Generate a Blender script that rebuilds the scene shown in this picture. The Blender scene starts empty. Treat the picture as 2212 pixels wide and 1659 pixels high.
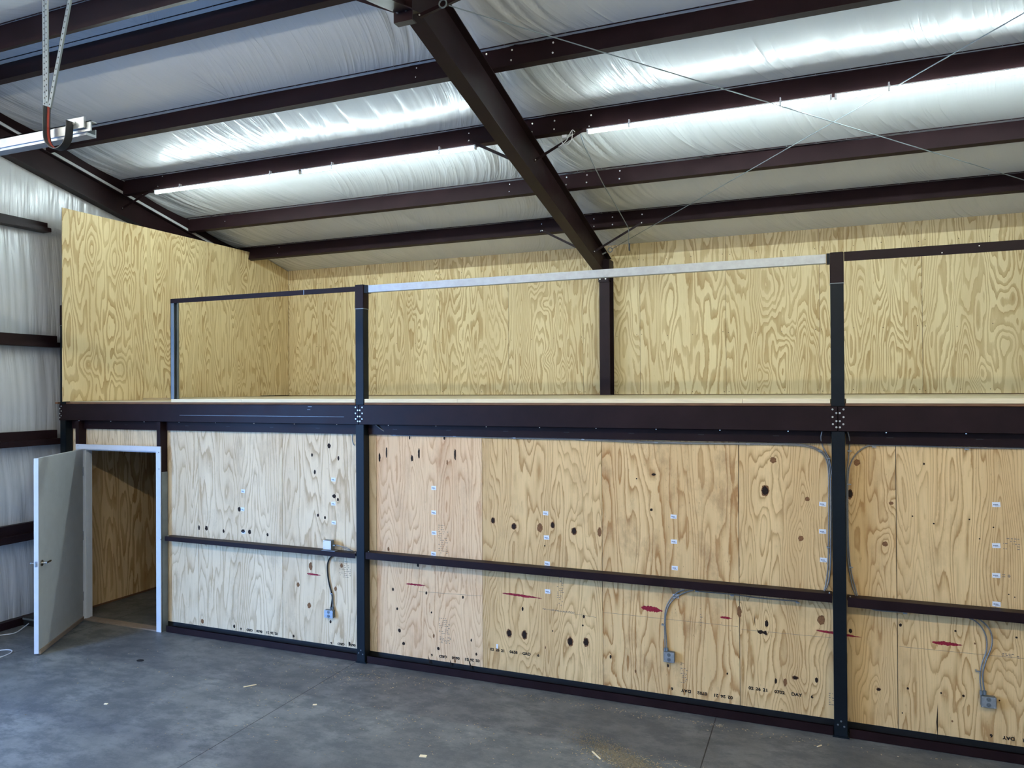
import bpy, bmesh, math, random
import numpy as np
from mathutils import Vector, Matrix

random.seed(7)
RNG = np.random.RandomState(11)
SC = bpy.context.scene
COL = SC.collection

# ------------------------------------------------------------------ camera
W, H = 2212.0, 1659.0
FPX = 1620.68
YAW, PITCH, ROLL = [math.radians(a) for a in (22.2003, 0.3818, -0.3529)]
CAM = Vector((0.0, -6.6509, 2.846))
FWD = Vector((-math.sin(YAW) * math.cos(PITCH), math.cos(YAW) * math.cos(PITCH), math.sin(PITCH)))
R0 = Vector((math.cos(YAW), math.sin(YAW), 0.0))
U0 = R0.cross(FWD)
RGT = math.cos(ROLL) * R0 + math.sin(ROLL) * U0
UPV = -math.sin(ROLL) * R0 + math.cos(ROLL) * U0
cd = bpy.data.cameras.new('camera')
cam = bpy.data.objects.new('camera', cd)
COL.objects.link(cam)
cam.matrix_world = Matrix(((RGT.x, UPV.x, -FWD.x, CAM.x), (RGT.y, UPV.y, -FWD.y, CAM.y),
                           (RGT.z, UPV.z, -FWD.z, CAM.z), (0, 0, 0, 1)))
cd.sensor_fit = 'HORIZONTAL'; cd.sensor_width = 36.0
cd.lens = FPX / W * 36.0
cd.clip_start = 0.05; cd.clip_end = 300
SC.camera = cam

# ------------------------------------------------------------------ world, exposure
LAMP = 118.0          # tubes over the storage deck
LAMP_FRONT = 150.0
LAMP_FRONT2 = 30.0    # rows on the far side of the ridge
SKY = 19.5
SC.view_settings.view_transform = 'Standard'
SC.view_settings.look = 'None'
SC.view_settings.gamma = 1.0
SC.view_settings.use_curve_mapping = False
SC.view_settings.exposure = 0.25
wd = bpy.data.worlds.new('sky'); SC.world = wd; wd.use_nodes = True
wn = wd.node_tree; wn.nodes.clear()
wo = wn.nodes.new('ShaderNodeOutputWorld'); wb = wn.nodes.new('ShaderNodeBackground')
wb.inputs[0].default_value = (0.22, 0.45, 1.0, 1); wb.inputs[1].default_value = SKY
wn.links.new(wb.outputs[0], wo.inputs[0])


def portal(loc, rot, sx, sy):
    l = bpy.data.lights.new('door_portal', 'AREA'); l.shape = 'RECTANGLE'; l.size = sx; l.size_y = sy
    l.cycles.is_portal = True
    o = bpy.data.objects.new('door_portal', l); COL.objects.link(o)
    o.location = loc; o.rotation_euler = rot


# overhead door opening in the left wall, Y -6.9..-3.35, Z 0..4.27
portal((-9.2, -5.125, 2.135), (0, math.radians(-90), 0), 4.27, 3.55)


# ------------------------------------------------------------------ pixel -> plane (used to read positions off the real planes)
def ray(u, v):
    return FWD + RGT * ((u - W / 2) / FPX) - UPV * ((v - H / 2) / FPX)


def onX(u, v, x):
    d = ray(u, v); return CAM + d * ((x - CAM.x) / d.x)


def onY(u, v, y):
    d = ray(u, v); return CAM + d * ((y - CAM.y) / d.y)


def onZ(u, v, z):
    d = ray(u, v); return CAM + d * ((z - CAM.z) / d.z)


# ------------------------------------------------------------------ shape of the building
YB = 4.25                 # back ply face
RIDGE_Y, S = -1.55, 0.25
RIDGE_Z = 6.435
XWALL, XR = -9.12, 3.5    # left and right building walls
YFRONT = -7.5
YPLY = 0.11               # ply face of the lower wall
DECK = 2.75


def roofz(y):
    return RIDGE_Z - S * abs(y - RIDGE_Y)


# ------------------------------------------------------------------ materials
def newmat(name):
    m = bpy.data.materials.new(name); m.use_nodes = True
    nt = m.node_tree
    return m, nt, nt.nodes['Principled BSDF']


def N(nt, t, **kw):
    n = nt.nodes.new(t)
    for k, v in kw.items():
        setattr(n, k, v)
    return n


def math_n(nt, op, a, b=None, c=None):
    n = nt.nodes.new('ShaderNodeMath'); n.operation = op
    for i, x in enumerate((a, b, c)):
        if x is None:
            continue
        if isinstance(x, (int, float)):
            n.inputs[i].default_value = x
        else:
            nt.links.new(x, n.inputs[i])
    return n.outputs[0]


def mixc(nt, f, a, b, mode='MIX'):
    n = nt.nodes.new('ShaderNodeMix'); n.data_type = 'RGBA'; n.blend_type = mode
    for i, x in ((0, f), (6, a), (7, b)):
        if isinstance(x, (int, float)):
            n.inputs[i].default_value = x
        elif isinstance(x, tuple):
            n.inputs[i].default_value = (x[0], x[1], x[2], 1)
        else:
            nt.links.new(x, n.inputs[i])
    return n.outputs[2]


def noise(nt, vec, scale, detail=2.0, rough=0.5, dist=0.0):
    n = nt.nodes.new('ShaderNodeTexNoise'); n.noise_dimensions = '3D'
    n.inputs['Scale'].default_value = scale; n.inputs['Detail'].default_value = detail
    n.inputs['Roughness'].default_value = rough; n.inputs['Distortion'].default_value = dist
    if vec is not None:
        nt.links.new(vec, n.inputs['Vector'])
    return n.outputs[0]


def scaled(nt, vec, s):
    n = nt.nodes.new('ShaderNodeMapping'); n.inputs['Scale'].default_value = s
    nt.links.new(vec, n.inputs['Vector'])
    return n.outputs[0]


def ramp(nt, f, stops):
    n = nt.nodes.new('ShaderNodeValToRGB')
    e = n.color_ramp.elements
    while len(e) > 1:
        e.remove(e[-1])
    e[0].position = stops[0][0]; c = stops[0][1]; e[0].color = (c[0], c[1], c[2], 1)
    for p, c in stops[1:]:
        x = e.new(p); x.color = (c[0], c[1], c[2], 1)
    nt.links.new(f, n.inputs[0])
    return n.outputs[0]


def g(v):
    return (v, v, v)


def simple(name, col, rough=0.5, metal=0.0, spec=0.5, vary=0.12, scale=6.0, bump=0.0, rv=0.0, stretch=(1, 1, 1)):
    m, nt, b = newmat(name)
    tc = N(nt, 'ShaderNodeTexCoord')
    v = scaled(nt, tc.outputs['Object'], stretch)
    n = noise(nt, v, scale, 4.0, 0.6)
    f = ramp(nt, n, [(0.3, g(0)), (0.7, g(1))])
    lo = tuple(c * (1 - vary) for c in col); hi = tuple(min(1, c * (1 + vary)) for c in col)
    nt.links.new(mixc(nt, f, lo, hi), b.inputs['Base Color'])
    b.inputs['Roughness'].default_value = rough
    if rv:
        nt.links.new(math_n(nt, 'MULTIPLY_ADD', n, rv, rough - rv / 2), b.inputs['Roughness'])
    b.inputs['Metallic'].default_value = metal
    b.inputs['Specular IOR Level'].default_value = spec
    if bump:
        bp = N(nt, 'ShaderNodeBump'); bp.inputs['Strength'].default_value = bump; bp.inputs['Distance'].default_value = 0.01
        nt.links.new(n, bp.inputs['Height']); nt.links.new(bp.outputs[0], b.inputs['Normal'])
    return m


M = {}
M['brown'] = simple('brown_primer_steel', (0.0150, 0.0066, 0.0076), 0.45, 0, 0.16, 0.25, 3.0, rv=0.25)
M['black'] = simple('dark_bare_steel', (0.005, 0.0085, 0.012), 0.45, 0.0, 0.2, 0.3, 4.0, rv=0.2, stretch=(1, 1, 0.3))
M['galv'] = simple('galvanised_steel', (0.33, 0.355, 0.37), 0.42, 0.75, 0.5, 0.12, 14.0, rv=0.15)
M['galvdull'] = simple('dull_galvanised_steel', (0.20, 0.23, 0.24), 0.5, 0.5, 0.5, 0.12, 5.0)
M['box'] = simple('pressed_steel_box', (0.42, 0.46, 0.48), 0.42, 0.7, 0.5, 0.1, 30.0)
M['cable'] = simple('metal_clad_cable', (0.24, 0.235, 0.22), 0.45, 0.45, 0.5, 0.3, 220.0)
M['bolt'] = simple('zinc_bolt', (0.62, 0.64, 0.62), 0.32, 0.75, 0.5, 0.1, 40.0)
M['white'] = simple('white_plastic', (0.72, 0.73, 0.73), 0.4, 0, 0.5, 0.04, 10)
M['door'] = simple('pale_grey_door_paint', (0.47, 0.49, 0.48), 0.45, 0, 0.45, 0.05, 8, bump=0.05)
M['frame'] = simple('white_frame_paint', (0.66, 0.70, 0.74), 0.42, 0, 0.5, 0.04, 8)
M['rubber_and_shade'] = simple('black_rubber_and_gap_shade', (0.012, 0.013, 0.014), 0.5, 0, 0.4, 0.2, 10)  # real rubber, and the painted shade of the partition skin
M['red'] = simple('red_strap_edge', (0.28, 0.035, 0.02), 0.5, 0, 0.4, 0.15, 10)
M['lumber'] = simple('fresh_pine_lumber', (0.86, 0.72, 0.46), 0.6, 0, 0.3, 0.10, 4, stretch=(1, 12, 12))
M['lumberedge'] = simple('brown_ply_edge', (0.20, 0.105, 0.055), 0.7, 0, 0.2, 0.45, 6, stretch=(1, 8, 60))
M['deck'] = simple('plywood_deck', (0.52, 0.43, 0.27), 0.6, 0, 0.3, 0.15, 4, stretch=(0.6, 4, 1))
M['sticker'] = simple('white_sticker', (0.78, 0.82, 0.86), 0.45, 0, 0.5, 0.02, 10)
M['ink'] = simple('black_ink', (0.012, 0.010, 0.009), 0.7, 0, 0.2, 0.1, 50)
M['printblue'] = simple('grey_print', (0.12, 0.16, 0.22), 0.6, 0, 0.2, 0.1, 50)
M['redpaint'] = simple('red_marking_paint', (0.26, 0.012, 0.028), 0.6, 0, 0.3, 0.35, 60)
M['knot'] = simple('dark_knot', (0.022, 0.012, 0.007), 0.7, 0, 0.2, 0.5, 90)
M['knotbrown'] = simple('brown_knot', (0.21, 0.10, 0.04), 0.7, 0, 0.2, 0.5, 90)
M['chip'] = simple('wood_chips', (0.42, 0.33, 0.20), 0.8, 0, 0.2, 0.3, 60)
M['dust'] = simple('sawdust', (0.25, 0.21, 0.14), 0.9, 0, 0.1, 0.3, 60)
M['dirt'] = simple('dark_spot', (0.015, 0.015, 0.016), 0.8, 0, 0.2, 0.2, 20)
M['sweep'] = simple('tan_door_sweep', (0.28, 0.22, 0.17), 0.6, 0, 0.3, 0.1, 20)
M['faint'] = simple('faint_grey_print', (0.24, 0.19, 0.14), 0.8, 0, 0.1, 0.3, 60)
M['brass'] = simple('satin_chrome', (0.55, 0.52, 0.47), 0.25, 1.0, 0.5, 0.05, 20)


def emissive(name, col, st):
    m, nt, b = newmat(name)
    b.inputs['Base Color'].default_value = (0.8, 0.8, 0.8, 1)
    b.inputs['Emission Color'].default_value = (*col, 1)
    b.inputs['Emission Strength'].default_value = st
    return m


M['tube'] = emissive('lit_tube_lens', (0.80, 0.97, 1.0), LAMP)
M['tube_front'] = emissive('lit_tube_lens_front', (1.0, 0.93, 0.76), LAMP_FRONT)
M['tube_front2'] = emissive('lit_tube_lens_near_ridge', (1.0, 0.93, 0.76), LAMP_FRONT2)


def plymat(name, light, mid, dark, K, strength, dirt, fine=1.0, line=False):
    """rotary-cut pine veneer: contour bands of a stretched height field, u across and v along the sheet"""
    m, nt, b = newmat(name)
    at = N(nt, 'ShaderNodeAttribute', attribute_name='pc')
    wp = N(nt, 'ShaderNodeAttribute', attribute_name='warp').outputs['Fac']
    kf = N(nt, 'ShaderNodeAttribute', attribute_name='kf').outputs['Fac']
    v = at.outputs['Vector']
    F = noise(nt, scaled(nt, v, (2.9, 0.40, 1)), 1.0, 2.5, 0.45, 0.2)
    jag = noise(nt, scaled(nt, v, (24, 6.0, 1)), 1.0, 3, 0.6)
    fib = noise(nt, scaled(nt, v, (230, 3.5, 1)), 1.0, 2, 0.6)
    sp = N(nt, 'ShaderNodeSeparateXYZ'); nt.links.new(v, sp.inputs[0])
    a = math_n(nt, 'MULTIPLY', math_n(nt, 'MULTIPLY', F, K), kf)
    a = math_n(nt, 'ADD', a, math_n(nt, 'MULTIPLY', wp, 1.3))
    a = math_n(nt, 'MULTIPLY_ADD', sp.outputs[0], 1.6, a)
    a = math_n(nt, 'MULTIPLY_ADD', jag, 0.42 * fine, a)
    a = math_n(nt, 'MULTIPLY_ADD', fib, 0.22, a)
    t = math_n(nt, 'FRACT', a)
    band = ramp(nt, t, [(0.0, g(0.05)), (0.05, g(0)), (0.50, g(0.0)), (0.60, g(0.62)), (0.86, g(0.8)), (0.93, g(1.0)), (0.975, g(0.9)), (1.0, g(0.05))])
    if line:
        band = ramp(nt, t, [(0.0, g(0.1)), (0.08, g(0)), (0.45, g(0.0)), (0.72, g(0.35)), (0.88, g(0.9)), (0.95, g(1.0)), (1.0, g(0.1))])
    patch = noise(nt, scaled(nt, v, (2.6, 0.9, 1.7)), 1.0, 2, 0.5)
    pm = ramp(nt, patch, [(0.25, g(0.45)), (0.6, g(1))])
    c = mixc(nt, math_n(nt, 'MULTIPLY', math_n(nt, 'MULTIPLY', band, pm), strength), light, mid)
    tone = noise(nt, scaled(nt, v, (3.2, 0.25, 2.3)), 1.0, 1, 0.5)
    c = mixc(nt, ramp(nt, tone, [(0.35, g(0)), (0.8, g(0.35))]), c, mid)
    c = mixc(nt, ramp(nt, fib, [(0.45, g(0)), (0.8, g(0.22))]), c, dark)
    d = noise(nt, scaled(nt, v, (5, 2.2, 3.1)), 1.0, 5, 0.7)
    c = mixc(nt, ramp(nt, d, [(0.52, g(0)), (0.80, g(dirt))]), c, dark)
    d2 = noise(nt, scaled(nt, v, (70, 22, 3.1)), 1.0, 3, 0.6)
    c = mixc(nt, ramp(nt, d2, [(0.66, g(0)), (0.76, g(dirt * 0.9))]), c, dark)
    nt.links.new(c, b.inputs['Base Color'])
    b.inputs['Roughness'].default_value = 0.62
    b.inputs['Specular IOR Level'].default_value = 0.2
    bp = N(nt, 'ShaderNodeBump'); bp.inputs['Strength'].default_value = 0.10; bp.inputs['Distance'].default_value = 0.004
    nt.links.new(fib, bp.inputs['Height']); nt.links.new(bp.outputs[0], b.inputs['Normal'])
    return m


M['ply_up'] = plymat('yellow_pine_plywood', (0.74, 0.61, 0.345), (0.39, 0.25, 0.10), (0.34, 0.20, 0.08), 28.0, 0.92, 0.12)
M['ply_low'] = plymat('weathered_pine_plywood', (0.83, 0.59, 0.285), (0.38, 0.19, 0.055), (0.24, 0.12, 0.045), 32.0, 0.85, 0.36, 1.0, True)
M['ply_brown'] = plymat('brown_streaked_plywood', (0.82, 0.58, 0.28), (0.40, 0.19, 0.055), (0.22, 0.095, 0.035), 20.0, 0.95, 0.70, 1.0, True)
M['ply_pink'] = plymat('pinkish_pine_plywood', (0.85, 0.60, 0.34), (0.50, 0.23, 0.095), (0.26, 0.12, 0.06), 34.0, 0.72, 0.30, 1.8, True)
M['ply_pale'] = plymat('pale_weathered_plywood', (0.84, 0.68, 0.44), (0.45, 0.29, 0.14), (0.26, 0.17, 0.09), 22.0, 0.75, 0.42, 1.0, True)
M['ply_room'] = plymat('tan_plywood', (0.82, 0.60, 0.32), (0.46, 0.25, 0.085), (0.22, 0.12, 0.05), 16, 1.0, 0.2)


def vinylmat(name):
    """fc attribute: x = coordinate across the creases, y = along them, z = how creased"""
    m, nt, b = newmat(name)
    tc = N(nt, 'ShaderNodeTexCoord'); v = tc.outputs['Object']
    fc = N(nt, 'ShaderNodeAttribute', attribute_name='fc').outputs['Vector']
    n = noise(nt, v, 1.2, 4, 0.6)
    nt.links.new(mixc(nt, n, (0.47, 0.49, 0.50), (0.57, 0.58, 0.57)), b.inputs['Base Color'])
    b.inputs['Roughness'].default_value = 0.25
    b.inputs['Specular IOR Level'].default_value = 0.6
    sp = N(nt, 'ShaderNodeSeparateXYZ'); nt.links.new(fc, sp.inputs[0])
    hs = None
    for i, (fx, fy, amp, base) in enumerate(((9.0, 0.5, 1.0, 0.0), (24.0, 0.6, 0.5, 0.0), (4.5, 0.5, 0.8, 1.0), (14.0, 0.7, 0.35, 1.0))):
        cb = N(nt, 'ShaderNodeCombineXYZ')
        nt.links.new(math_n(nt, 'MULTIPLY', sp.outputs[0], fx), cb.inputs[0])
        nt.links.new(math_n(nt, 'MULTIPLY', sp.outputs[1], fy), cb.inputs[1]); cb.inputs[2].default_value = i * 7.3
        q = noise(nt, cb.outputs[0], 1.0, 1.0, 0.5)
        rd = math_n(nt, 'POWER', math_n(nt, 'MAXIMUM', math_n(nt, 'SUBTRACT', 1.0, math_n(nt, 'ABSOLUTE', math_n(nt, 'MULTIPLY_ADD', q, 6.0, -3.0))), 0.0), 2.5)
        if base:
            mk = ramp(nt, noise(nt, v, 0.9, 1, 0.5), [(0.42, g(0.1)), (0.60, g(1.0))])
        else:
            mk = sp.outputs[2]
        z = math_n(nt, 'MULTIPLY', math_n(nt, 'MULTIPLY', rd, mk), amp)
        hs = z if hs is None else math_n(nt, 'ADD', hs, z)
    f2 = noise(nt, v, 60.0, 2, 0.5)
    h = math_n(nt, 'MULTIPLY_ADD', f2, 0.03, hs)
    bp = N(nt, 'ShaderNodeBump'); bp.inputs['Strength'].default_value = 0.5; bp.inputs['Distance'].default_value = 0.012
    nt.links.new(h, bp.inputs['Height']); nt.links.new(bp.outputs[0], b.inputs['Normal'])
    return m


M['vinyl'] = vinylmat('white_vinyl_insulation')
M['vinyl_wall'] = M['vinyl']



def floormat():
    m, nt, b = newmat('grey_concrete')
    tc = N(nt, 'ShaderNodeTexCoord'); v = tc.outputs['Object']
    n1 = noise(nt, scaled(nt, v, (1, 0.8, 1)), 1.3, 8, 0.68, 0.0)
    n2 = noise(nt, scaled(nt, v, (0.7, 1.2, 1)), 5.0, 8, 0.75, 0.0)
    n3 = noise(nt, v, 60.0, 4, 0.7)
    c = mixc(nt, ramp(nt, n1, [(0.32, g(0)), (0.68, g(1))]), (0.075, 0.080, 0.080), (0.205, 0.210, 0.198))
    c = mixc(nt, ramp(nt, n2, [(0.44, g(0)), (0.58, g(0.8))]), c, (0.075, 0.082, 0.086))
    c = mixc(nt, ramp(nt, n3, [(0.58, g(0)), (0.75, g(0.35))]), c, (0.30, 0.29, 0.26))
    s = N(nt, 'ShaderNodeSeparateXYZ'); nt.links.new(v, s.inputs[0])
    wob = math_n(nt, 'MULTIPLY_ADD', n3, 0.006, -0.003)
    for j in (-5.352, -1.693, 1.97):
        d = math_n(nt, 'ABSOLUTE', math_n(nt, 'ADD', math_n(nt, 'ADD', s.outputs[0], -j), wob))
        k = math_n(nt, 'LESS_THAN', d, 0.0045)
        c = mixc(nt, k, c, (0.02, 0.02, 0.02))
    d = math_n(nt, 'ABSOLUTE', math_n(nt, 'ADD', math_n(nt, 'ADD', s.outputs[1], 1.78), wob))
    k = math_n(nt, 'MULTIPLY', math_n(nt, 'MULTIPLY', math_n(nt, 'LESS_THAN', d, 0.003), math_n(nt, 'LESS_THAN', s.outputs[0], -5.2)), 0.5)
    c = mixc(nt, k, c, (0.45, 0.45, 0.45))
    nt.links.new(c, b.inputs['Base Color'])
    nt.links.new(math_n(nt, 'MULTIPLY_ADD', n2, 0.35, 0.33), b.inputs['Roughness'])
    b.inputs['Specular IOR Level'].default_value = 0.45
    bp = N(nt, 'ShaderNodeBump'); bp.inputs['Strength'].default_value = 0.15; bp.inputs['Distance'].default_value = 0.004
    nt.links.new(n3, bp.inputs['Height']); nt.links.new(bp.outputs[0], b.inputs['Normal'])
    return m


M['floor'] = floormat()
M['ground'] = simple('pale_gravel_outside', (0.40, 0.40, 0.38), 0.9, 0, 0.2, 0.2, 2)


# ------------------------------------------------------------------ mesh builder (all coordinates are world metres)
class MB:
    def __init__(s):
        s.v = []; s.f = []

    def box(s, x0, x1, y0, y1, z0, z1):
        n = len(s.v)
        s.v += [(x, y, z) for z in (z0, z1) for y in (y0, y1) for x in (x0, x1)]
        s.f += [tuple(n + i for i in q) for q in ((0, 2, 3, 1), (4, 5, 7, 6), (0, 1, 5, 4), (2, 6, 7, 3), (0, 4, 6, 2), (1, 3, 7, 5))]
        return s

    def obox(s, o, ax, ay, az):
        """box from corner o with three edge vectors"""
        o = Vector(o); ax = Vector(ax); ay = Vector(ay); az = Vector(az); n = len(s.v)
        s.v += [tuple(o + ax * i + ay * j + az * k) for k in (0, 1) for j in (0, 1) for i in (0, 1)]
        s.f += [tuple(n + i for i in q) for q in ((0, 2, 3, 1), (4, 5, 7, 6), (0, 1, 5, 4), (2, 6, 7, 3), (0, 4, 6, 2), (1, 3, 7, 5))]
        return s

    def prism(s, ring0, ring1):
        n = len(s.v); k = len(ring0)
        s.v += [tuple(p) for p in ring0] + [tuple(p) for p in ring1]
        s.f.append(tuple(range(n, n + k))[::-1]); s.f.append(tuple(range(n + k, n + 2 * k)))
        for i in range(k):
            j = (i + 1) % k
            s.f.append((n + i, n + j, n + k + j, n + k + i))
        return s

    def cyl(s, a, b, r, k=12, r2=None):
        a = Vector(a); b = Vector(b); d = (b - a).normalized()
        t = Vector((0, 0, 1)) if abs(d.z) < 0.9 else Vector((1, 0, 0))
        e1 = d.cross(t).normalized(); e2 = d.cross(e1)
        r2 = r if r2 is None else r2
        c = [(math.cos(2 * math.pi * i / k), math.sin(2 * math.pi * i / k)) for i in range(k)]
        return s.prism([a + e1 * x * r + e2 * y * r for x, y in c], [b + e1 * x * r2 + e2 * y * r2 for x, y in c])

    def tube(s, pts, r, k=8):
        pts = [Vector(p) for p in pts]; n0 = len(s.v)
        up = None
        for i, p in enumerate(pts):
            d = (pts[min(i + 1, len(pts) - 1)] - pts[max(i - 1, 0)]).normalized()
            if up is None:
                up = Vector((0, 0, 1)) if abs(d.z) < 0.9 else Vector((0, 1, 0))
            e1 = d.cross(up).normalized(); e2 = e1.cross(d).normalized(); up = e2
            for j in range(k):
                a = 2 * math.pi * j / k
                s.v.append(tuple(p + e1 * math.cos(a) * r + e2 * math.sin(a) * r))
        for i in range(len(pts) - 1):
            for j in range(k):
                a = n0 + i * k + j; b = n0 + i * k + (j + 1) % k
                s.f.append((a, b, b + k, a + k))
        s.f.append(tuple(n0 + j for j in range(k))[::-1]); e = n0 + (len(pts) - 1) * k
        s.f.append(tuple(e + j for j in range(k)))
        return s


def smooth_path(pts, n=8):
    pts = [Vector(p) for p in pts]; out = []
    for i in range(len(pts) - 1):
        p0 = pts[max(i - 1, 0)]; p1 = pts[i]; p2 = pts[i + 1]; p3 = pts[min(i + 2, len(pts) - 1)]
        for k in range(n):
            t = k / n
            out.append(0.5 * ((2 * p1) + (p2 - p0) * t + (2 * p0 - 5 * p1 + 4 * p2 - p3) * t * t + (3 * p1 - p0 - 3 * p2 + p3) * t ** 3))
    out.append(pts[-1])
    return out


def link(name, mesh, mat, parent, origin):
    o = bpy.data.objects.new(name, mesh); COL.objects.link(o)
    if mat is not None:
        mesh.materials.append(mat)
    if parent is not None:
        o.parent = parent
        o.location = Vector(origin) - wloc(parent)
    else:
        o.location = origin
    return o


def wloc(o):
    l = Vector(o.location)
    while o.parent:
        o = o.parent; l += Vector(o.location)
    return l


def make(name, mb, mat, parent=None, bevel=0.0, smooth=False):
    me = bpy.data.meshes.new(name)
    a = np.array(mb.v, float)
    lo, hi = a.min(0), a.max(0)
    org = Vector(((lo[0] + hi[0]) / 2, (lo[1] + hi[1]) / 2, lo[2]))
    a -= np.array(org)
    me.from_pydata([tuple(p) for p in a], [], mb.f)
    bm = bmesh.new(); bm.from_mesh(me)
    bmesh.ops.recalc_face_normals(bm, faces=bm.faces)
    if bevel:
        es = [e for e in bm.edges if len(e.link_faces) == 2 and e.calc_face_angle(0) > 0.6]
        bmesh.ops.bevel(bm, geom=es, offset=bevel, segments=2, affect='EDGES', clamp_overlap=True)
    bm.to_mesh(me); bm.free()
    if smooth:
        for p in me.polygons:
            p.use_smooth = len(p.vertices) < 6
    return link(name, me, mat, parent, org)


def thing(name, label, cat, loc, group=None):
    o = bpy.data.objects.new(name, None); COL.objects.link(o); o.location = loc
    o.empty_display_size = 0.1
    return tag(o, label, cat, group)


def tag(o, label, cat, group=None):
    o['label'] = label; o['category'] = cat
    if group:
        o['group'] = group
    return o


def struct(o, label=None):
    o['kind'] = 'structure'
    if label:
        o['label'] = label
    return o


def gridmesh(name, P, mat, attrs=None):
    """P: (n,m,3) array of world points"""
    n, m_ = P.shape[:2]
    v = P.reshape(-1, 3)
    org = (v.min(0) + v.max(0)) / 2; org[2] = v[:, 2].min()
    idx = np.arange(n * m_).reshape(n, m_)
    q = np.stack([idx[:-1, :-1], idx[1:, :-1], idx[1:, 1:], idx[:-1, 1:]], -1).reshape(-1, 4)
    me = bpy.data.meshes.new(name)
    me.from_pydata((v - org).tolist(), [], q.tolist())
    for p in me.polygons:
        p.use_smooth = True
    o = bpy.data.objects.new(name, me); COL.objects.link(o); o.location = org.tolist(); me.materials.append(mat)
    return o


def set_fc(o, a, b_, c):
    at = o.data.attributes.new('fc', 'FLOAT_VECTOR', 'POINT')
    at.data.foreach_set('vector', np.stack([a.ravel(), b_.ravel(), c.ravel()], -1).ravel())


def vnoise(x, y, seed):
    """smooth value noise on arrays"""
    r = np.random.RandomState(seed).rand(256, 256)
    xi = np.floor(x).astype(int); yi = np.floor(y).astype(int)
    fx = x - xi; fy = y - yi; fx = fx * fx * (3 - 2 * fx); fy = fy * fy * (3 - 2 * fy)
    a = r[xi % 256, yi % 256]; b = r[(xi + 1) % 256, yi % 256]; c = r[xi % 256, (yi + 1) % 256]; d = r[(xi + 1) % 256, (yi + 1) % 256]
    return (a * (1 - fx) + b * fx) * (1 - fy) + (c * (1 - fx) + d * fx) * fy


# ------------------------------------------------------------------ floor, ground, ceiling, walls
mb = MB().box(XWALL - 0.1, XR + 0.1, YFRONT - 0.1, YB + 0.2, -0.12, 0.0)
fl = make('floor', mb, M['floor']); struct(fl, 'grey blotchy concrete slab floor with saw-cut joints')
gr = make('ground', MB().box(-40, -9.3, -25, 15, -0.2, -0.05), M['ground']); struct(gr)

PURLIN_Y = [3.28, 2.19, 1.02, -0.11, -1.28]       # web positions on this slope
PURLIN_Y2 = [-1.87, -2.95, -4.05, -5.25]          # far slope (mirrored)
RAFTER_X = -2.90

lines = np.array(sorted([YB + 0.05] + PURLIN_Y + PURLIN_Y2 + [YFRONT]))
xs = np.concatenate([np.arange(XWALL, 2.6, 0.022), np.linspace(2.6, XR, 12)])
ys = np.concatenate([np.linspace(YB + 0.05, -2.6, 150), np.linspace(-2.65, YFRONT, 40)])
X, Y = np.meshgrid(xs, ys, indexing='ij')
k = np.clip(np.searchsorted(lines, Y, side='right') - 1, 0, len(lines) - 2)
y0 = lines[k]; y1 = lines[k + 1]; T = np.clip((Y - y0) / (y1 - y0), 0, 1)
sag = np.sin(math.pi * T) ** 0.8 * 0.045 * np.clip((y1 - y0) / 1.1, 0.3, 1.0)
dr = np.minimum(np.abs(X - RAFTER_X), np.abs(X - XWALL))
near = np.exp(-(np.clip(dr - 0.15, 0, 9) / 0.75) ** 2)
side = np.where(X > RAFTER_X, 1.0, -1.0) * np.where(np.abs(X - XWALL) < np.abs(X - RAFTER_X), -1.0, 1.0)
bow = 0.35 * (T - 0.5) ** 2 * side + 0.25 * (T - .5) * side
u1 = (X - bow * 1.2) * 7.5 + k * 17.3
w1 = np.abs(2 * vnoise(u1, Y * 0.45 + 3, 1) - 1)
w2 = np.abs(2 * vnoise(u1 * 2.3 + 9, Y * 0.7, 2) - 1)
w3 = np.abs(2 * vnoise((X - bow * 0.5) * 4.0 + k * 7.7, Y * 0.5 + 8, 3) - 1)
mask = vnoise(X * 1.3 + k * 5.1, Y * 0.8, 4)
fold = (1 - w1) ** 4 * 0.034 * near + (1 - w2) ** 3 * 0.014 * near + (1 - w3) ** 7 * 0.018 * np.clip(mask * 1.6 - 0.5, 0, 1)
fold += (1 - np.abs(2 * vnoise(X * 5 + k * 3.3, Y * 0.3 + 1, 6) - 1)) ** 8 * 0.006
fold *= np.sin(math.pi * np.clip(T, 0, 1)) ** 1.4
fold += (vnoise(X * 1.1, Y * 1.3, 5) - 0.5) * 0.018 * np.sin(math.pi * T)
fold *= np.clip((X - XWALL - 0.14) / 0.12, 0, 1)
Z = RIDGE_Z - S * np.abs(Y - RIDGE_Y) - sag + fold
cl = gridmesh('ceiling', np.stack([X, Y, Z], -1), M['vinyl'])
clump = np.clip(vnoise(X * 1.6 + k * 9.1, Y * 0.2, 9) * 2.4 - 0.7, 0, 1)
set_fc(cl, X - bow * 1.3 + k * 5.3, Y, np.clip(near * (0.35 + 0.65 * clump) + 0.25 * clump, 0, 1) * np.sin(math.pi * T) ** 0.6)
struct(cl, 'white wrinkled vinyl-faced insulation sagging between the purlins')

# left wall, with the opening of the overhead door
GIRT_Z = [(4.86, 4.985), (3.41, 3.56), (2.18, 2.36), (1.03, 1.235)]


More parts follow.
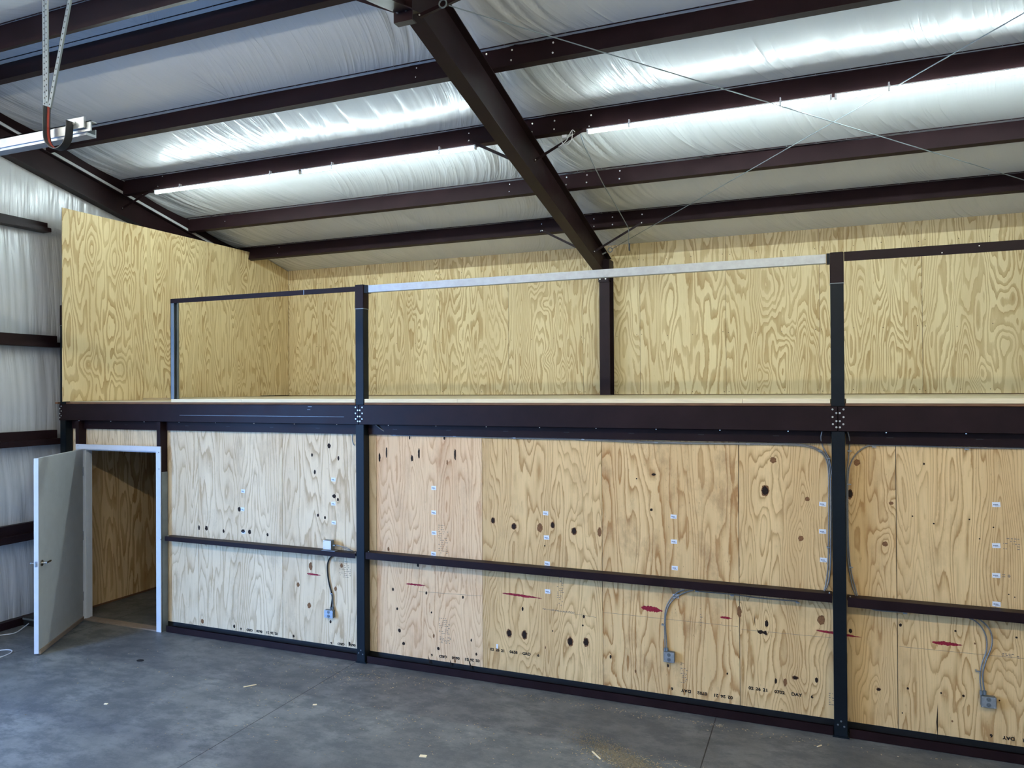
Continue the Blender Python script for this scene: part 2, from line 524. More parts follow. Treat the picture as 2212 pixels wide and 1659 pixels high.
def leftwall(ya, yb_, z0f, name, seed):
    ny = max(3, int(abs(yb_ - ya) / 0.02)); yy = np.linspace(ya, yb_, ny); tt = np.linspace(0, 1, 130)
    Yg, Tg = np.meshgrid(yy, tt, indexing='ij')
    top = RIDGE_Z - S * np.abs(Yg - RIDGE_Y) + 0.02
    Zg = z0f + (top - z0f) * Tg
    ln = np.array([0.0, 1.13, 2.27, 3.48, 4.92, 6.6])
    kk = np.clip(np.searchsorted(ln, Zg, side='right') - 1, 0, 4)
    tz = np.clip((Zg - ln[kk]) / (ln[kk + 1] - ln[kk]), 0, 1)
    bul = np.sin(math.pi * tz) ** 0.7 * 0.05
    ed = np.abs(2 * tz - 1) ** 1.3
    u = Yg * 9 + kk * 13.1 + (tz - .5) * 0.8
    fd = (1 - np.abs(2 * vnoise(u + 40, Zg * 0.5, seed) - 1)) ** 3 * 0.022 * (0.35 + 0.65 * ed)
    fd += (1 - np.abs(2 * vnoise(u * 2.2 + 60, Zg * 0.7, seed + 1) - 1)) ** 3 * 0.008
    Xg = XWALL + bul * 0.8 - fd * np.sin(math.pi * tz) ** 0.4
    o = gridmesh(name, np.stack([Xg, Yg, Zg], -1), M['vinyl_wall'])
    set_fc(o, Yg + (tz - .5) * 0.06 + kk * 3.7, Zg, np.clip(ed * 0.8 * (0.3 + vnoise(Yg * 2 + kk * 5, Zg * .3, seed + 3)), 0, 1))
    struct(o, 'white wrinkled vinyl-faced insulation on the end wall')
    return o


wl = leftwall(YB + 0.05, -3.35, 0.0, 'wall_left', 20)
wl2 = leftwall(-6.9, YFRONT, 0.0, 'wall_left_rear', 24)
wl3 = leftwall(-3.35, -6.9, 4.27, 'wall_left_over_door', 28)
o = make('wall_back', MB().box(XWALL - .1, XR + .1, YB + 0.02, YB + 0.12, 0, 5.3), M['lumberedge']); struct(o)
o = make('wall_right', MB().prism([(XR, YFRONT, 0), (XR, YB + .02, 0), (XR, YB + .02, 5.1), (XR, RIDGE_Y, 6.6), (XR, YFRONT, 5.1)],
                                 [(XR + .1, YFRONT, 0), (XR + .1, YB + .02, 0), (XR + .1, YB + .02, 5.1), (XR + .1, RIDGE_Y, 6.6), (XR + .1, YFRONT, 5.1)]), M['vinyl']); struct(o)
o = make('wall_front', MB().box(XWALL - .1, XR + .1, YFRONT - .12, YFRONT - 0.0, 0, 5.3), M['vinyl']); struct(o)

# ------------------------------------------------------------------ plywood sheets
def sheet(name, corner, du, width, z0, topf, mat, seed, label, cat='plywood sheet', group=None, knots=(), kf=1.0,
          n_out=None, thick=0.012, cut=None, res=0.03):
    """corner (x,y) of the lower left as seen; du unit horizontal direction; topf(u)->z; knots: (u,z,ru,rz,amp)"""
    du = Vector((du[0], du[1], 0)); n_out = Vector((n_out[0], n_out[1], 0))
    nu = max(2, int(width / res)); nv = 60
    us = np.linspace(0, width, nu + 1)
    bm = bmesh.new()
    vs = []
    for u in us:
        zt = topf(u)
        col = []
        for j in range(nv + 1):
            z = z0 + (zt - z0) * j / nv
            p = Vector((corner[0], corner[1], 0)) + du * u
            col.append((bm.verts.new((p.x, p.y, z)), u, z))
        vs.append(col)
    bm.verts.ensure_lookup_table()
    front = []
    for i in range(nu):
        for j in range(nv):
            a = vs[i][j]; c = vs[i + 1][j + 1]
            uc = (a[1] + c[1]) / 2; zc = (a[2] + c[2]) / 2
            if cut and cut[0] < uc < cut[1] and zc < cut[2]:
                continue
            front.append(bm.faces.new((vs[i][j][0], vs[i + 1][j][0], vs[i + 1][j + 1][0], vs[i][j + 1][0])))
    uvz = {v[0].index if False else id(v[0]): (v[1], v[2]) for col in vs for v in col}
    loose = [v for v in bm.verts if not v.link_faces]
    keep = {}
    for col in vs:
        for v in col:
            if v[0].link_faces:
                keep[v[0]] = (v[1], v[2])
    r = bmesh.ops.extrude_face_region(bm, geom=front)
    nv_ = [e for e in r['geom'] if isinstance(e, bmesh.types.BMVert)]
    for v in nv_:
        v.co -= n_out * thick
    for v in loose:
        bm.verts.remove(v)
    bmesh.ops.recalc_face_normals(bm, faces=bm.faces)
    org = Vector((corner[0], corner[1], 0)) + du * (width / 2); org.z = z0
    co = np.array([v.co[:] for v in bm.verts])
    for v in bm.verts:
        v.co -= org
    me = bpy.data.meshes.new(name); bm.to_mesh(me); bm.free()
    uu = (co[:, 0] - corner[0]) * du.x + (co[:, 1] - corner[1]) * du.y
    zz = co[:, 2]
    sd = np.random.RandomState(seed)
    off = sd.rand(3) * 50
    pc = np.stack([uu + off[0], zz + off[1], np.full(len(uu), off[2])], -1)
    warp = np.zeros(len(uu))
    for (ku, kz, ru, rz, am) in knots:
        warp += am * np.exp(-(((uu - ku) / ru) ** 2 + ((zz - kz) / rz) ** 2))
    a = me.attributes.new('pc', 'FLOAT_VECTOR', 'POINT'); a.data.foreach_set('vector', pc.ravel())
    a = me.attributes.new('warp', 'FLOAT', 'POINT'); a.data.foreach_set('value', warp)
    a = me.attributes.new('kf', 'FLOAT', 'POINT'); a.data.foreach_set('value', np.full(len(uu), kf))
    me.materials.append(mat)
    o = bpy.data.objects.new(name, me); COL.objects.link(o); o.location = org
    tag(o, label, cat, group)
    return o


# ---- lower wall sheets, 4 ft wide, seams measured
S0 = -6.7427
FT4 = 1.2192


def lowtop(u):
    return 2.46


LOWK = {}
# dark / brown knots in picture pixels of the lower wall: (u, v, rx_px, ry_px, kind, swirl)
KN = {
    0: [(517, 1100, 3, 4, 'd', .6), (525, 1147, 4, 3, 'd', .8), (539, 1149, 3, 4, 'd', 1.0), (446, 1141, 3, 4, 'd', .7), (430, 1140, 2, 4, 'd', .4),
        (483, 1147, 2, 3, 'd', .5), (578, 1155, 2, 3, 'd', .6), (437, 1342, 3, 4, 'b', .8), (506, 1353, 2, 3, 'd', .8)],
    1: [(711, 963, 3.5, 4.5, 'd', .5), (722, 1072, 4, 3.5, 'd', .4), (730, 1079, 2, 3, 'd', .3), (674, 983, 2, 3, 'd', .2), (731, 990, 2, 4, 'd', .2),
        (680, 1020, 2, 4, 'd', .2), (687, 1113, 2, 3, 'd', .2), (702, 1118, 2, 3, 'd', .2), (671, 1223, 3.5, 7, 'b', .5), (668, 1308, 4, 5, 'b', .5),
        (714, 1343, 2, 3, 'd', .3), (644, 1263, 3, 4, 'b', .3), (738, 1222, 3, 4, 'b', .3), (725, 1272, 3, 4, 'b', .3), (634, 1374, 2, 2.5, 'd', .2), (755, 1390, 2, 3, 'd', .2)],
    2: [(835, 977, 1.5, 10, 'd', .3), (820, 988, 2, 8, 'd', .3), (905, 980, 2, 10, 'd', .3), (890, 990, 2.5, 6, 'd', .3), (983, 982, 2, 11, 'd', .4), (966, 999, 1.5, 5, 'b', .2),
        (885, 945, 1.5, 4, 'd', .2), (960, 946, 2, 4, 'd', .2), (903, 1220, 2.5, 4, 'd', .4), (839, 1186, 2, 4, 'b', .3),
        (849, 1273, 2, 3, 'd', .5), (921, 1281, 2, 3, 'd', .5), (1000, 1290, 2, 3, 'd', .5), (858, 1315, 2, 2.5, 'd', .4), (863, 1362, 3, 3.5, 'd', .6),
        (872, 1390, 3, 3, 'd', .6), (937, 1374, 2, 4, 'b', .5), (947, 1401, 2.5, 3, 'd', .5), (1029, 1413, 2, 3, 'd', .4), (932, 1323, 1.5, 2, 'd', .3), (983, 1428, 2, 3, 'b', .3), (1018, 1383, 1.5, 3, 'd', .2)],
    3: [(1065, 1124, 4.5, 6.5, 'd', 1.3), (1110, 1137, 5.5, 6.5, 'd', 1.5), (1166, 1140, 6, 9, 'b', 1.5), (1194, 1134, 4.5, 7, 'd', 1.3), (1240, 1147, 6, 8, 'd', 1.6),
        (1295, 1149, 4, 10, 'b', 1.3), (1177, 1179, 1.5, 1.5, 'd', .3), (1129, 1315, 2, 4, 'd', .8), (1100, 1368, 5.5, 8.5, 'd', 1.8), (1133, 1371, 6, 9.5, 'd', 1.8),
        (1232, 1386, 6, 9.5, 'd', 1.8), (1266, 1387, 6, 9.5, 'd', 1.8), (1261, 1332, 2.5, 3, 'd', .6), (1259, 1351, 1.8, 2, 'd', .3), (1194, 1363, 1.2, 2, 'd', .3), (1178, 1399, 1.2, 3, 'b', .3)],
    4: [(1412, 1025, 5, 3, 'd', .6), (1407, 1101, 3, 3, 'd', .5), (1375, 1034, 1.5, 1.5, 'd', .2), (1319, 1419, 2, 4, 'd', .6), (1443, 1438, 2, 3.5, 'd', .4), (1373, 1450, 2, 3, 'b', .4),
        (1571, 1455, 1.8, 2.5, 'd', .4)],
    5: [(1653, 1060, 9, 13, 'd', 3.2), (1670, 994, 7, 7, 'b', 2.0), (1744, 1078, 5, 5, 'b', 1.7), (1730, 1163, 6, 6, 'b', 2.0), (1656, 1347, 4, 7, 'd', 2.6),
        (1774, 1339, 8, 11, 'b', 2.6), (1597, 1322, 5, 12, 'b', 2.0), (1676, 1471, 2.5, 6, 'd', .8), (1696, 1474, 4, 9, 'b', .8), (1718, 1464, 7, 4.5, 'd', 1.6), (1764, 1469, 3.5, 6, 'd', 1.2),
        (1851, 999, 7, 8, 'b', 2.0), (1836, 1067, 7, 12, 'd', 3.0), (1925, 1087, 5, 4, 'b', 1.6), (1912, 1175, 6, 6, 'b', 1.9), (1837, 1363, 4, 5, 'd', 1.0), (1898, 1489, 5, 4, 'd', 1.6)],
    6: [(1945, 1350, 3, 4, 'd', .8), (2064, 1363, 2.5, 2.5, 'd', .8), (2106, 1390, 2, 2.5, 'b', .4), (2196, 1377, 2.5, 2.5, 'd', .8), (1961, 1487, 2.5, 3, 'd', .7), (2033, 1497, 2, 2.5, 'd', .6),
        (2081, 1503, 3, 3, 'd', .9), (2057, 1558, 2, 2.5, 'b', .5), (2159, 1513, 1.8, 2, 'd', .3), (1971, 1115, 1.8, 1.8, 'd', .3), (2017, 1131, 2, 2, 'd', .3), (2094, 1122, 1.8, 1.8, 'd', .3),
        (2146, 1139, 1.8, 1.8, 'd', .3), (2116, 1164, 1.8, 1.8, 'd', .3), (1949, 1540, 1.2, 2, 'd', .2), (1996, 1002, 2, 3, 'd', .3), (2179, 1284, 1.5, 1.5, 'd', .2), (2192, 1290, 1.5, 1.5, 'd', .2)],
}
LOWMAT = {0: 'ply_pale', 1: 'ply_pale', 2: 'ply_pink', 3: 'ply_low', 4: 'ply_brown', 5: 'ply_low', 6: 'ply_low'}
LOWLAB = {
    0: 'pale plywood sheet nearest the door frame with a row of small knots above the girt',
    1: 'pale pinkish plywood sheet left of the middle post, behind the junction box',
    2: 'pinkish plywood sheet right of the middle post with long black slits near its top',
    3: 'plywood sheet with four dark knots in a row and black stamp ending GRD 6',
    4: 'brown-streaked plywood sheet behind the curved cables and outlet box left of the right post',
    5: 'plywood sheet behind the right post with a big black knot and stamp ending DAY 6',
    6: 'plywood sheet at the right edge of the photo behind the S-curved cables',
}
for kq in range(7):
    x0 = S0 + kq * FT4
    kn = []
    for (u, v, rx, ry, kd, am) in KN[kq]:
        p = onY(u, v, YPLY)
        kn.append((p.x - x0, p.z, max(0.035, rx * 0.011), max(0.07, ry * 0.020), am))
    LOWK[kq] = sheet('plywood_sheet', (x0 + 0.0025, YPLY), (1, 0), FT4 - 0.005, 0.10, lowtop, M[LOWMAT[kq]], 100 + kq, LOWLAB[kq],
                     group='plywood sheets of the lower wall', knots=kn, kf={2: 0.9, 5: 1.15, 3: 1.05}.get(kq, 1.0), n_out=(0, -1))
# sheet over and right of the door, and the one at the far left
FX0, FX1 = -8.615, -7.200     # door frame outside
x0 = S0 - FT4
shA = sheet('plywood_sheet', (x0 + .0015, YPLY), (1, 0), FT4 - .003, 0.10, lowtop, M['ply_pale'], 131,
            'pale plywood sheet above and right of the door opening, notched round the frame', group='plywood sheets of the lower wall',
            n_out=(0, -1), cut=(-1, FX1 - 0.03 - x0, 2.15))
shB = sheet('plywood_sheet', (-8.85, YPLY), (1, 0), x0 - .0015 + 8.85, 0.10, lowtop, M['ply_pale'], 132,
            'plywood piece above the left half of the door opening, beside the corner post', group='plywood sheets of the lower wall',
            n_out=(0, -1), cut=(FX0 + 0.04 + 8.85, 9, 2.15))
xe = S0 + 7 * FT4
for q, (xa, xb) in enumerate(((xe, xe + FT4), (xe + FT4, XR - .005))):
    o = sheet('wall_lower_right', (xa + .0025, YPLY), (1, 0), xb - xa - .005, 0.10, lowtop, M['ply_low'], 140 + q, 'plywood of the lower wall beyond the right edge of the photo', n_out=(0, -1))
    del o['category']; struct(o)
# framing skin behind the sheets, coloured black to paint in the gap shade
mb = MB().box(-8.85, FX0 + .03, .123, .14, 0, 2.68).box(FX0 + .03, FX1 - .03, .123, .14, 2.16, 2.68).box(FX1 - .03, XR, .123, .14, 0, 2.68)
o = make('wall_partition', mb, M['rubber_and_shade']); struct(o, 'back skin of the partition under the deck')

# ---- upper back wall sheets
seamsU = [-8.7535, -8.109, -6.94, -5.7218, -4.5026, -3.2834, -2.4136, -1.1944, 0.0248, 1.244, 2.463, 3.49]
LABU = [
    'narrow strip of upper plywood in the back left corner above the deck',
    'finely grained upper plywood sheet behind the brown left guard rail',
    'upper plywood sheet just right of the middle post with tight wavy grain',
    'upper plywood sheet with three tall oval grain figures, behind the silver rail',
    'upper plywood sheet with looping swirls, left of the brown wall column',
    'narrow upper plywood strip behind the brown wall column',
    'upper plywood sheet just right of the brown wall column',
    'upper plywood sheet left of the right post behind the silver rail end',
    'upper plywood sheet partly hidden by the right post',
    'upper plywood sheet near the right edge behind the brown rail',
    'upper plywood sheet cut by the right edge of the photo',
]
kfU = [1.2, 1.1, 1.3, 0.8, 0.95, 0.8, 0.55, 0.95, 1.25, 0.9, 1.0]
KU = {3: [(.2, 3.75, .17, .55, 2.6), (.62, 3.75, .16, .6, 3.2), (.98, 3.7, .2, .6, 3.0)],
      4: [(.55, 4.5, .16, .2, 2), (.25, 3.9, .16, .35, 2), (.95, 3.9, .18, .35, 2), (.65, 3.3, .1, .12, 2.5), (.9, 3.1, .12, .16, 2), (.3, 3.1, .1, .14, 2), (.62, 4.15, .09, .1, 2)],
      5: [(.5, 3.0, .12, .12, 2)], 2: [(.75, 4.0, .15, .22, 2)], 7: [(.85, 3.6, .12, .14, 2.2), (.5, 3.0, .12, .14, 2.2), (.6, 4.2, .2, .3, 1.5)],
      9: [(.9, 3.9, .15, .2, 2), (.6, 3.0, .14, .15, 2), (.95, 3.4, .15, .2, 2)], 6: [(.4, 3.9, .18, .8, 2)]}
UPS = []
for i in range(len(seamsU) - 1):
    a, b_ = seamsU[i], seamsU[i + 1]
    s_ = sheet('plywood_sheet', (a + .0022, YB), (1, 0), b_ - a - .0044, 2.757, lambda u: 4.978, M['ply_up'], 200 + i, LABU[i],
               group='plywood sheets of the upper back wall', knots=KU.get(i, ()), kf=kfU[i], n_out=(0, -1))
    UPS.append(s_)
# ---- upper left partition sheets (face +X)
XL = -8.752
seamsL = [-0.085, 1.13, 2.30, 3.51, 4.245]
LABL = ['tall swirly-grained plywood sheet at the free left edge above the deck',
        'upper left plywood sheet with fine arched figure near its top, second from free edge',
        'upper left plywood sheet seen through the left guard opening, with broad brown streaks',
        'upper left plywood piece next to the inside corner, cut to the roof slope']
for i in range(4):
    a, b_ = seamsL[i], seamsL[i + 1]
    s_ = sheet('plywood_sheet', (XL, a + .0015), (0, 1), b_ - a - .003, [2.7235, 2.750, 2.750, 2.762][i], (lambda u, a=a: min(5.155, roofz(a + u) - 0.02)), M['ply_up'], 232 + i,
               LABL[i], group='plywood sheets of the upper left partition', knots=[[(.8, 3.15, .15, .2, 3), (.35, 3.2, .12, .15, 2.5), (.75, 3.7, .14, .3, 2), (.9, 4.6, .2, .2, 2), (.45, 4.7, .2, .25, 2)],
                                                                                  [(.6, 3.75, .12, .35, 3), (.5, 4.9, .3, .5, 3)], [(.7, 3.1, .12, .15, 2.5), (.8, 4.7, .15, .15, 2)], []][i],
               kf=[0.75, 1.25, 0.8, 0.8][i], n_out=(1, 0))
# ---- room side partition under the deck, seen through the door
for i, (a, b_) in enumerate([(0.13, 0.718), (0.718, 1.937), (1.937, 3.156), (3.156, 4.2)]):
    sheet('plywood_sheet', (-8.85, a + .001), (0, 1), b_ - a - .002, 0.03, lambda u: 2.6, M['ply_room'], 262 + i,
          ['tan plywood piece just inside the door opening, left of its seam', 'tan plywood sheet filling the right part of the open doorway',
           'tan plywood sheet deep inside the room, hidden behind the door frame', 'tan plywood sheet at the far end of the room under the deck'][i],
          group='plywood sheets inside the room', kf=0.9, n_out=(1, 0))
mb = MB().box(-8.885, -8.865, .145, YB, 0, 2.68)
o = make('wall_room_side', mb, M['lumberedge']); struct(o, 'back skin of the room partition')

# nail dots of the upper sheets
for i, s_ in enumerate(UPS):
    a, b_ = seamsU[i], seamsU[i + 1]
    mb = MB()
    for z in (2.80, 3.62, 4.72):
        for t in (0.035, 0.33, 0.62, 0.965):
            x = a + (b_ - a) * t + random.uniform(-.02, .02); zz = z + random.uniform(-.015, .015)
            mb.cyl((x, YB, zz), (x, YB - 0.0012, zz), 0.0055, 6)
    o = make('nail', mb, M['knot'], s_); o['kind'] = 'stuff'


def splat(mb, c, ru, rz, yface, jag=0.25, k=14, th=0.0012):
    pts = []
    for i in range(k):
        a = 2 * math.pi * i / k; r = 1 + random.uniform(-jag, jag)
        pts.append((c.x + math.cos(a) * ru * r, c.z + math.sin(a) * rz * r))
    return mb.prism([(x, yface, z) for x, z in pts], [(x, yface - th, z) for x, z in pts])


def pxsize(y=YPLY, u=1000, v=1200):
    return (onY(u + 1, v, y) - onY(u, v, y)).length


for kq, lst in KN.items():
    for (u, v, rx, ry, kd, am) in lst:
        p = onY(u, v, YPLY); s_ = pxsize(YPLY, u, v)
        mb = splat(MB(), p, rx * s_, ry * s_, YPLY, 0.14, 22)
        if kd == 'd' and rx > 4:
            o = make('knot', mb, M['knotbrown'], LOWK[kq])
            mb = splat(MB(), p, rx * s_ * .78, ry * s_ * .78, YPLY - .0012, 0.16, 22)
            o2 = make('knot_hole', mb, M['knot'], o)
            continue
        o = make('knot', mb, M['knot'] if kd == 'd' else M['knotbrown'], LOWK[kq])
# torn crack under the knot of sheet 5
pts = [(1634, 1357), (1637, 1362), (1645, 1361), (1649, 1364), (1655, 1362), (1658, 1372), (1653, 1371), (1648, 1368), (1642, 1370), (1637, 1366)]
P_ = [onY(u, v, YPLY) for u, v in pts]
make('crack', MB().prism([(p.x, YPLY, p.z) for p in P_], [(p.x, YPLY - .001, p.z) for p in P_]), M['knot'], LOWK[5])
for (kq, pp) in ((2, [(925, 1415), (930, 1432), (927, 1433)]), (2, [(1010, 1417), (1020, 1443), (1016, 1444)]), (2, [(972, 1425), (977, 1437), (973, 1437)]), (6, [(2026, 1518), (2026, 1599), (2022.5, 1560)]),
                 (5, [(1630, 1325), (1632, 1355), (1629.5, 1340)])):
    P_ = [onY(u, v, YPLY) for u, v in pp]
    make('crack', MB().prism([(p.x, YPLY, p.z) for p in P_], [(p.x, YPLY - .001, p.z) for p in P_]), M['knot'], LOWK[kq])

# stickers
ST = {0: [(525, 1061), (524, 1100), (526, 1149)], 1: [(720, 1036), (720, 1088), (721, 1129)],
      2: [(937, 1054), (937, 1107), (937.5, 1151), (936.5, 1196)], 3: [(1178.5, 1108.6), (1180.5, 1161), (1182, 1217), (1183, 1277.5)],
      4: [(1455, 1116), (1456, 1170), (1457.5, 1227), (1460, 1288)], 5: [(1777, 1089), (1777, 1148), (1778.6, 1209.5)],
      6: [(2152, 1090), (2152, 1178.5), (2152, 1243), (2152.5, 1305)]}
for kq, lst in ST.items():
    for (u, v) in lst:
        p = onY(u, v, YPLY); w = 0.027; h = 0.0185 if kq > 3 else 0.02
        a = random.uniform(-0.06, 0.06)
        ex = Vector((math.cos(a), 0, math.sin(a))); ez = Vector((-math.sin(a), 0, math.cos(a)))
        o = make('sticker', MB().obox(p - ex * w - ez * h, ex * 2 * w, Vector((0, -0.001, 0)), ez * 2 * h), M['sticker'], LOWK[kq])
        q = Vector((p.x, YPLY - 0.001, p.z))
        mb = MB()
        for t in range(5):
            mb.obox(q - ex * (w * .7 - t * .0065) - ez * .005, ex * .0045, Vector((0, -0.0006, 0)), ez * .009)
        mb.obox(q - ex * (w * .3) - ez * .012, ex * .03, Vector((0, -0.0006, 0)), ez * .003)
        make('printed_text', mb, M['printblue'], o)
p = onY(1074, 1396, YPLY)
make('sticker', MB().box(p.x - .009, p.x + .009, YPLY - .001, YPLY, p.z - .022, p.z + .022), M['sticker'], LOWK[3])


# stamps
def stamp(txt, a_px, b_px, parent, flip=False, hgt=None, mat=None, y=YPLY):
    """text laid on the ply face from pixel a to pixel b (its left and right ends in the picture)"""
    A = onY(*a_px, y); B = onY(*b_px, y)
    cu = bpy.data.curves.new('stamp_text', 'FONT'); cu.body = txt; cu.size = 1.0; cu.offset = 0.03
    cu.resolution_u = 3; cu.extrude = 0.004
    cu.space_word = 1.5
    t = bpy.data.objects.new('stamp_tmp', cu); COL.objects.link(t)
    dg = bpy.context.evaluated_depsgraph_get()
    me = bpy.data.meshes.new_from_object(t.evaluated_get(dg))
    bpy.data.objects.remove(t); bpy.data.curves.remove(cu)
    n = len(me.vertices); c = np.zeros(n * 3); me.vertices.foreach_get('co', c); c = c.reshape(-1, 3)
    w = c[:, 0].max() - c[:, 0].min(); L = (B - A).length
    if flip:
        c[:, 0] *= -1; c[:, 1] *= -1
    c[:, 0] -= c[:, 0].min(); c[:, 1] -= c[:, 1].min()
    hh = hgt if hgt else (c[:, 1].max()) * L / w
    ex = (B - A).normalized(); ez = Vector((-ex.z, 0, ex.x))
    v = np.array(A)[None] + c[:, :1] / w * L * np.array(ex)[None] + c[:, 1:2] / c[:, 1].max() * hh * np.array(ez)[None]
    v[:, 1] = y - 0.0012 + (c[:, 2] / 0.004) * 0.001
    org = np.array((A.x, y, A.z))
    me.vertices.foreach_set('co', (v - org).ravel())
    me.materials.clear()
    o = link('stamp_text', me, mat or M['ink'], parent, Vector(org))
    return o


stamp('02 26 21   0658   GRD    6', (1059, 1405), (1165, 1419), LOWK[3], hgt=0.028)
stamp('02 26 21   0702   DAY    6', (1617, 1489), (1757, 1509), LOWK[5], hgt=0.028)
stamp('02 26 21   0658   GRD    6', (519, 1361), (600, 1372), LOWK[0], True, hgt=0.028)
stamp('0658   GRD    6', (714, 1392), (768, 1397), LOWK[1], True, hgt=0.028)
stamp('02 26 21   0658   GRD    6', (931, 1418), (1036, 1431), LOWK[2], True, hgt=0.028)
stamp('02 26 21   0702   DAY    6', (1449, 1491), (1583, 1511), LOWK[4], True, hgt=0.028)
stamp('0702   DAY    6', (2138, 1593), (2235, 1607), LOWK[6], True, hgt=0.028)


# faint grade-stamp columns
def gradeblock(kq, u0, v0, u1, v1, rows):
    a = onY(u0, v0, YPLY); b_ = onY(u1, v1, YPLY)
    mb = MB()
    for r in range(rows):
        z = a.z + (b_.z - a.z) * (r + .5) / rows
        x = a.x
        while x < b_.x:
            w = random.uniform(.004, .02)
            if random.random() < 0.62:
                mb.box(x, x + w, YPLY - .0008, YPLY, z - .003, z + .003)
            x += w + random.uniform(.004, .012)
    if mb.v:
        make('grade_stamp', mb, M['faint'], LOWK[kq])


gradeblock(2, 947, 1132, 966, 1198, 14); gradeblock(2, 948, 1333, 970, 1372, 9); gradeblock(2, 950, 1374, 972, 1392, 5)
gradeblock(3, 1203, 1245, 1217, 1310, 16); gradeblock(3, 1172, 1316, 1240, 1322, 2); gradeblock(4, 1470, 1430, 1482, 1477, 12)
gradeblock(4, 1512, 1300, 1516, 1360, 10); gradeblock(5, 1790, 1495, 1800, 1525, 6); gradeblock(6, 2165, 1410, 2205, 1424, 3); gradeblock(6, 2167, 1160, 2200, 1190, 5)
gradeblock(1, 733, 1210, 756, 1250, 9); gradeblock(6, 2165, 1240, 2180, 1248, 3)
# chalk line across the lower sheets
for kq, a, b_ in ((2, (905, 1278), (1041, 1288)), (3, (1172, 1315), (1288, 1334)), (4, (1303, 1323), (1594, 1354)), (5, (1602, 1360), (1795, 1378)), (6, (1943, 1397), (2212, 1423))):
    A = onY(*a, YPLY); B = onY(*b_, YPLY)
    make('chalk_line', MB().obox(A, B - A, Vector((0, -.0008, 0)), Vector((0, 0, .0025))), M['faint'], LOWK[kq])


# red marks
def redmark(kq, u0, v0, u1, v1, h, seed):
    A = onY(u0, v0, YPLY); B = onY(u1, v1, YPLY); r = random.Random(seed)
    top = []; bot = []; n = 26
    for i in range(n + 1):
        t = i / n; c = A.lerp(B, t); env = (math.sin(math.pi * min(1, t * 1.12)) ** 0.4 if t < .9 else max(0.06, (1 - t) * 5))
        env = max(env, 0.06)
        top.append((c.x, c.z + h * env * r.uniform(.55, 1))); bot.append((c.x, c.z - h * env * r.uniform(.55, 1)))
    pts = top + bot[::-1]
    make('spray_mark', MB().prism([(x, YPLY, z) for x, z in pts], [(x, YPLY - .0012, z) for x, z in pts]), M['redpaint'], LOWK[kq])


redmark(1, 663, 1239, 693, 1243, .014, 1); redmark(2, 877, 1261, 919, 1265, .012, 2); redmark(3, 1085, 1281, 1171, 1293, .014, 3)
redmark(4, 1385, 1312, 1432, 1320, .030, 4); redmark(4, 1556, 1333, 1581, 1336, .013, 5); redmark(5, 1762, 1361, 1861, 1377, .013, 6)
redmark(6, 2013, 1387, 2079, 1394, .019, 7)

# ------------------------------------------------------------------ steel
def beveled(name, mb, mat, parent=None):
    return make(name, mb, mat, parent, bevel=0.004)


def bolt(p, n, parent, r=0.011, mat=None, name='bolt', h=0.003):
    p = Vector(p); n = Vector(n)
    return make(name, MB().cyl(p, p + n * h, r, 6).cyl(p + n * h, p + n * (h + .004), r * .55, 8), mat or M['bolt'], parent)


POSTS = [(-8.912, 'dark steel corner post at the left end of the storage deck', 3.689, 3.945),
         (-4.484, 'dark steel post in the middle carrying the deck beams, lit blue near the floor', 3.696, 3.947),
         (0.098, 'tall dark steel post at the right in front of the plywood', 3.692, 3.945)]
PW = 0.1
for x, lab, zj, zt in POSTS:
    t = thing('steel_post', lab, 'post', (x + PW / 2, PW / 2, 0), 'front posts of the storage deck')
    beveled('shaft', MB().box(x, x + PW, 0.0, PW, 0.012, zj), M['black'], t)
    o = beveled('top_sleeve', MB().box(x - .002, x + PW + .002, -0.002, PW + .002, zj, zt), M['brown'], t); o['label'] = 'brown upper sleeve of the post'
    make('weld_line', MB().box(x - .003, x + PW + .003, -0.0035, PW + .003, zj - .004, zj + .002), M['galvdull'], t)
    make('base_plate', MB().box(x - .012, x + PW + .012, -.004, PW + .01, 0, 0.012), M['black'], t)
    for dx, dz in ((.028, .105), (.052, .135), (.075, .095)):
        bolt((x + dx, 0, dz), (0, -1, 0), t, .008, M['galvdull'])

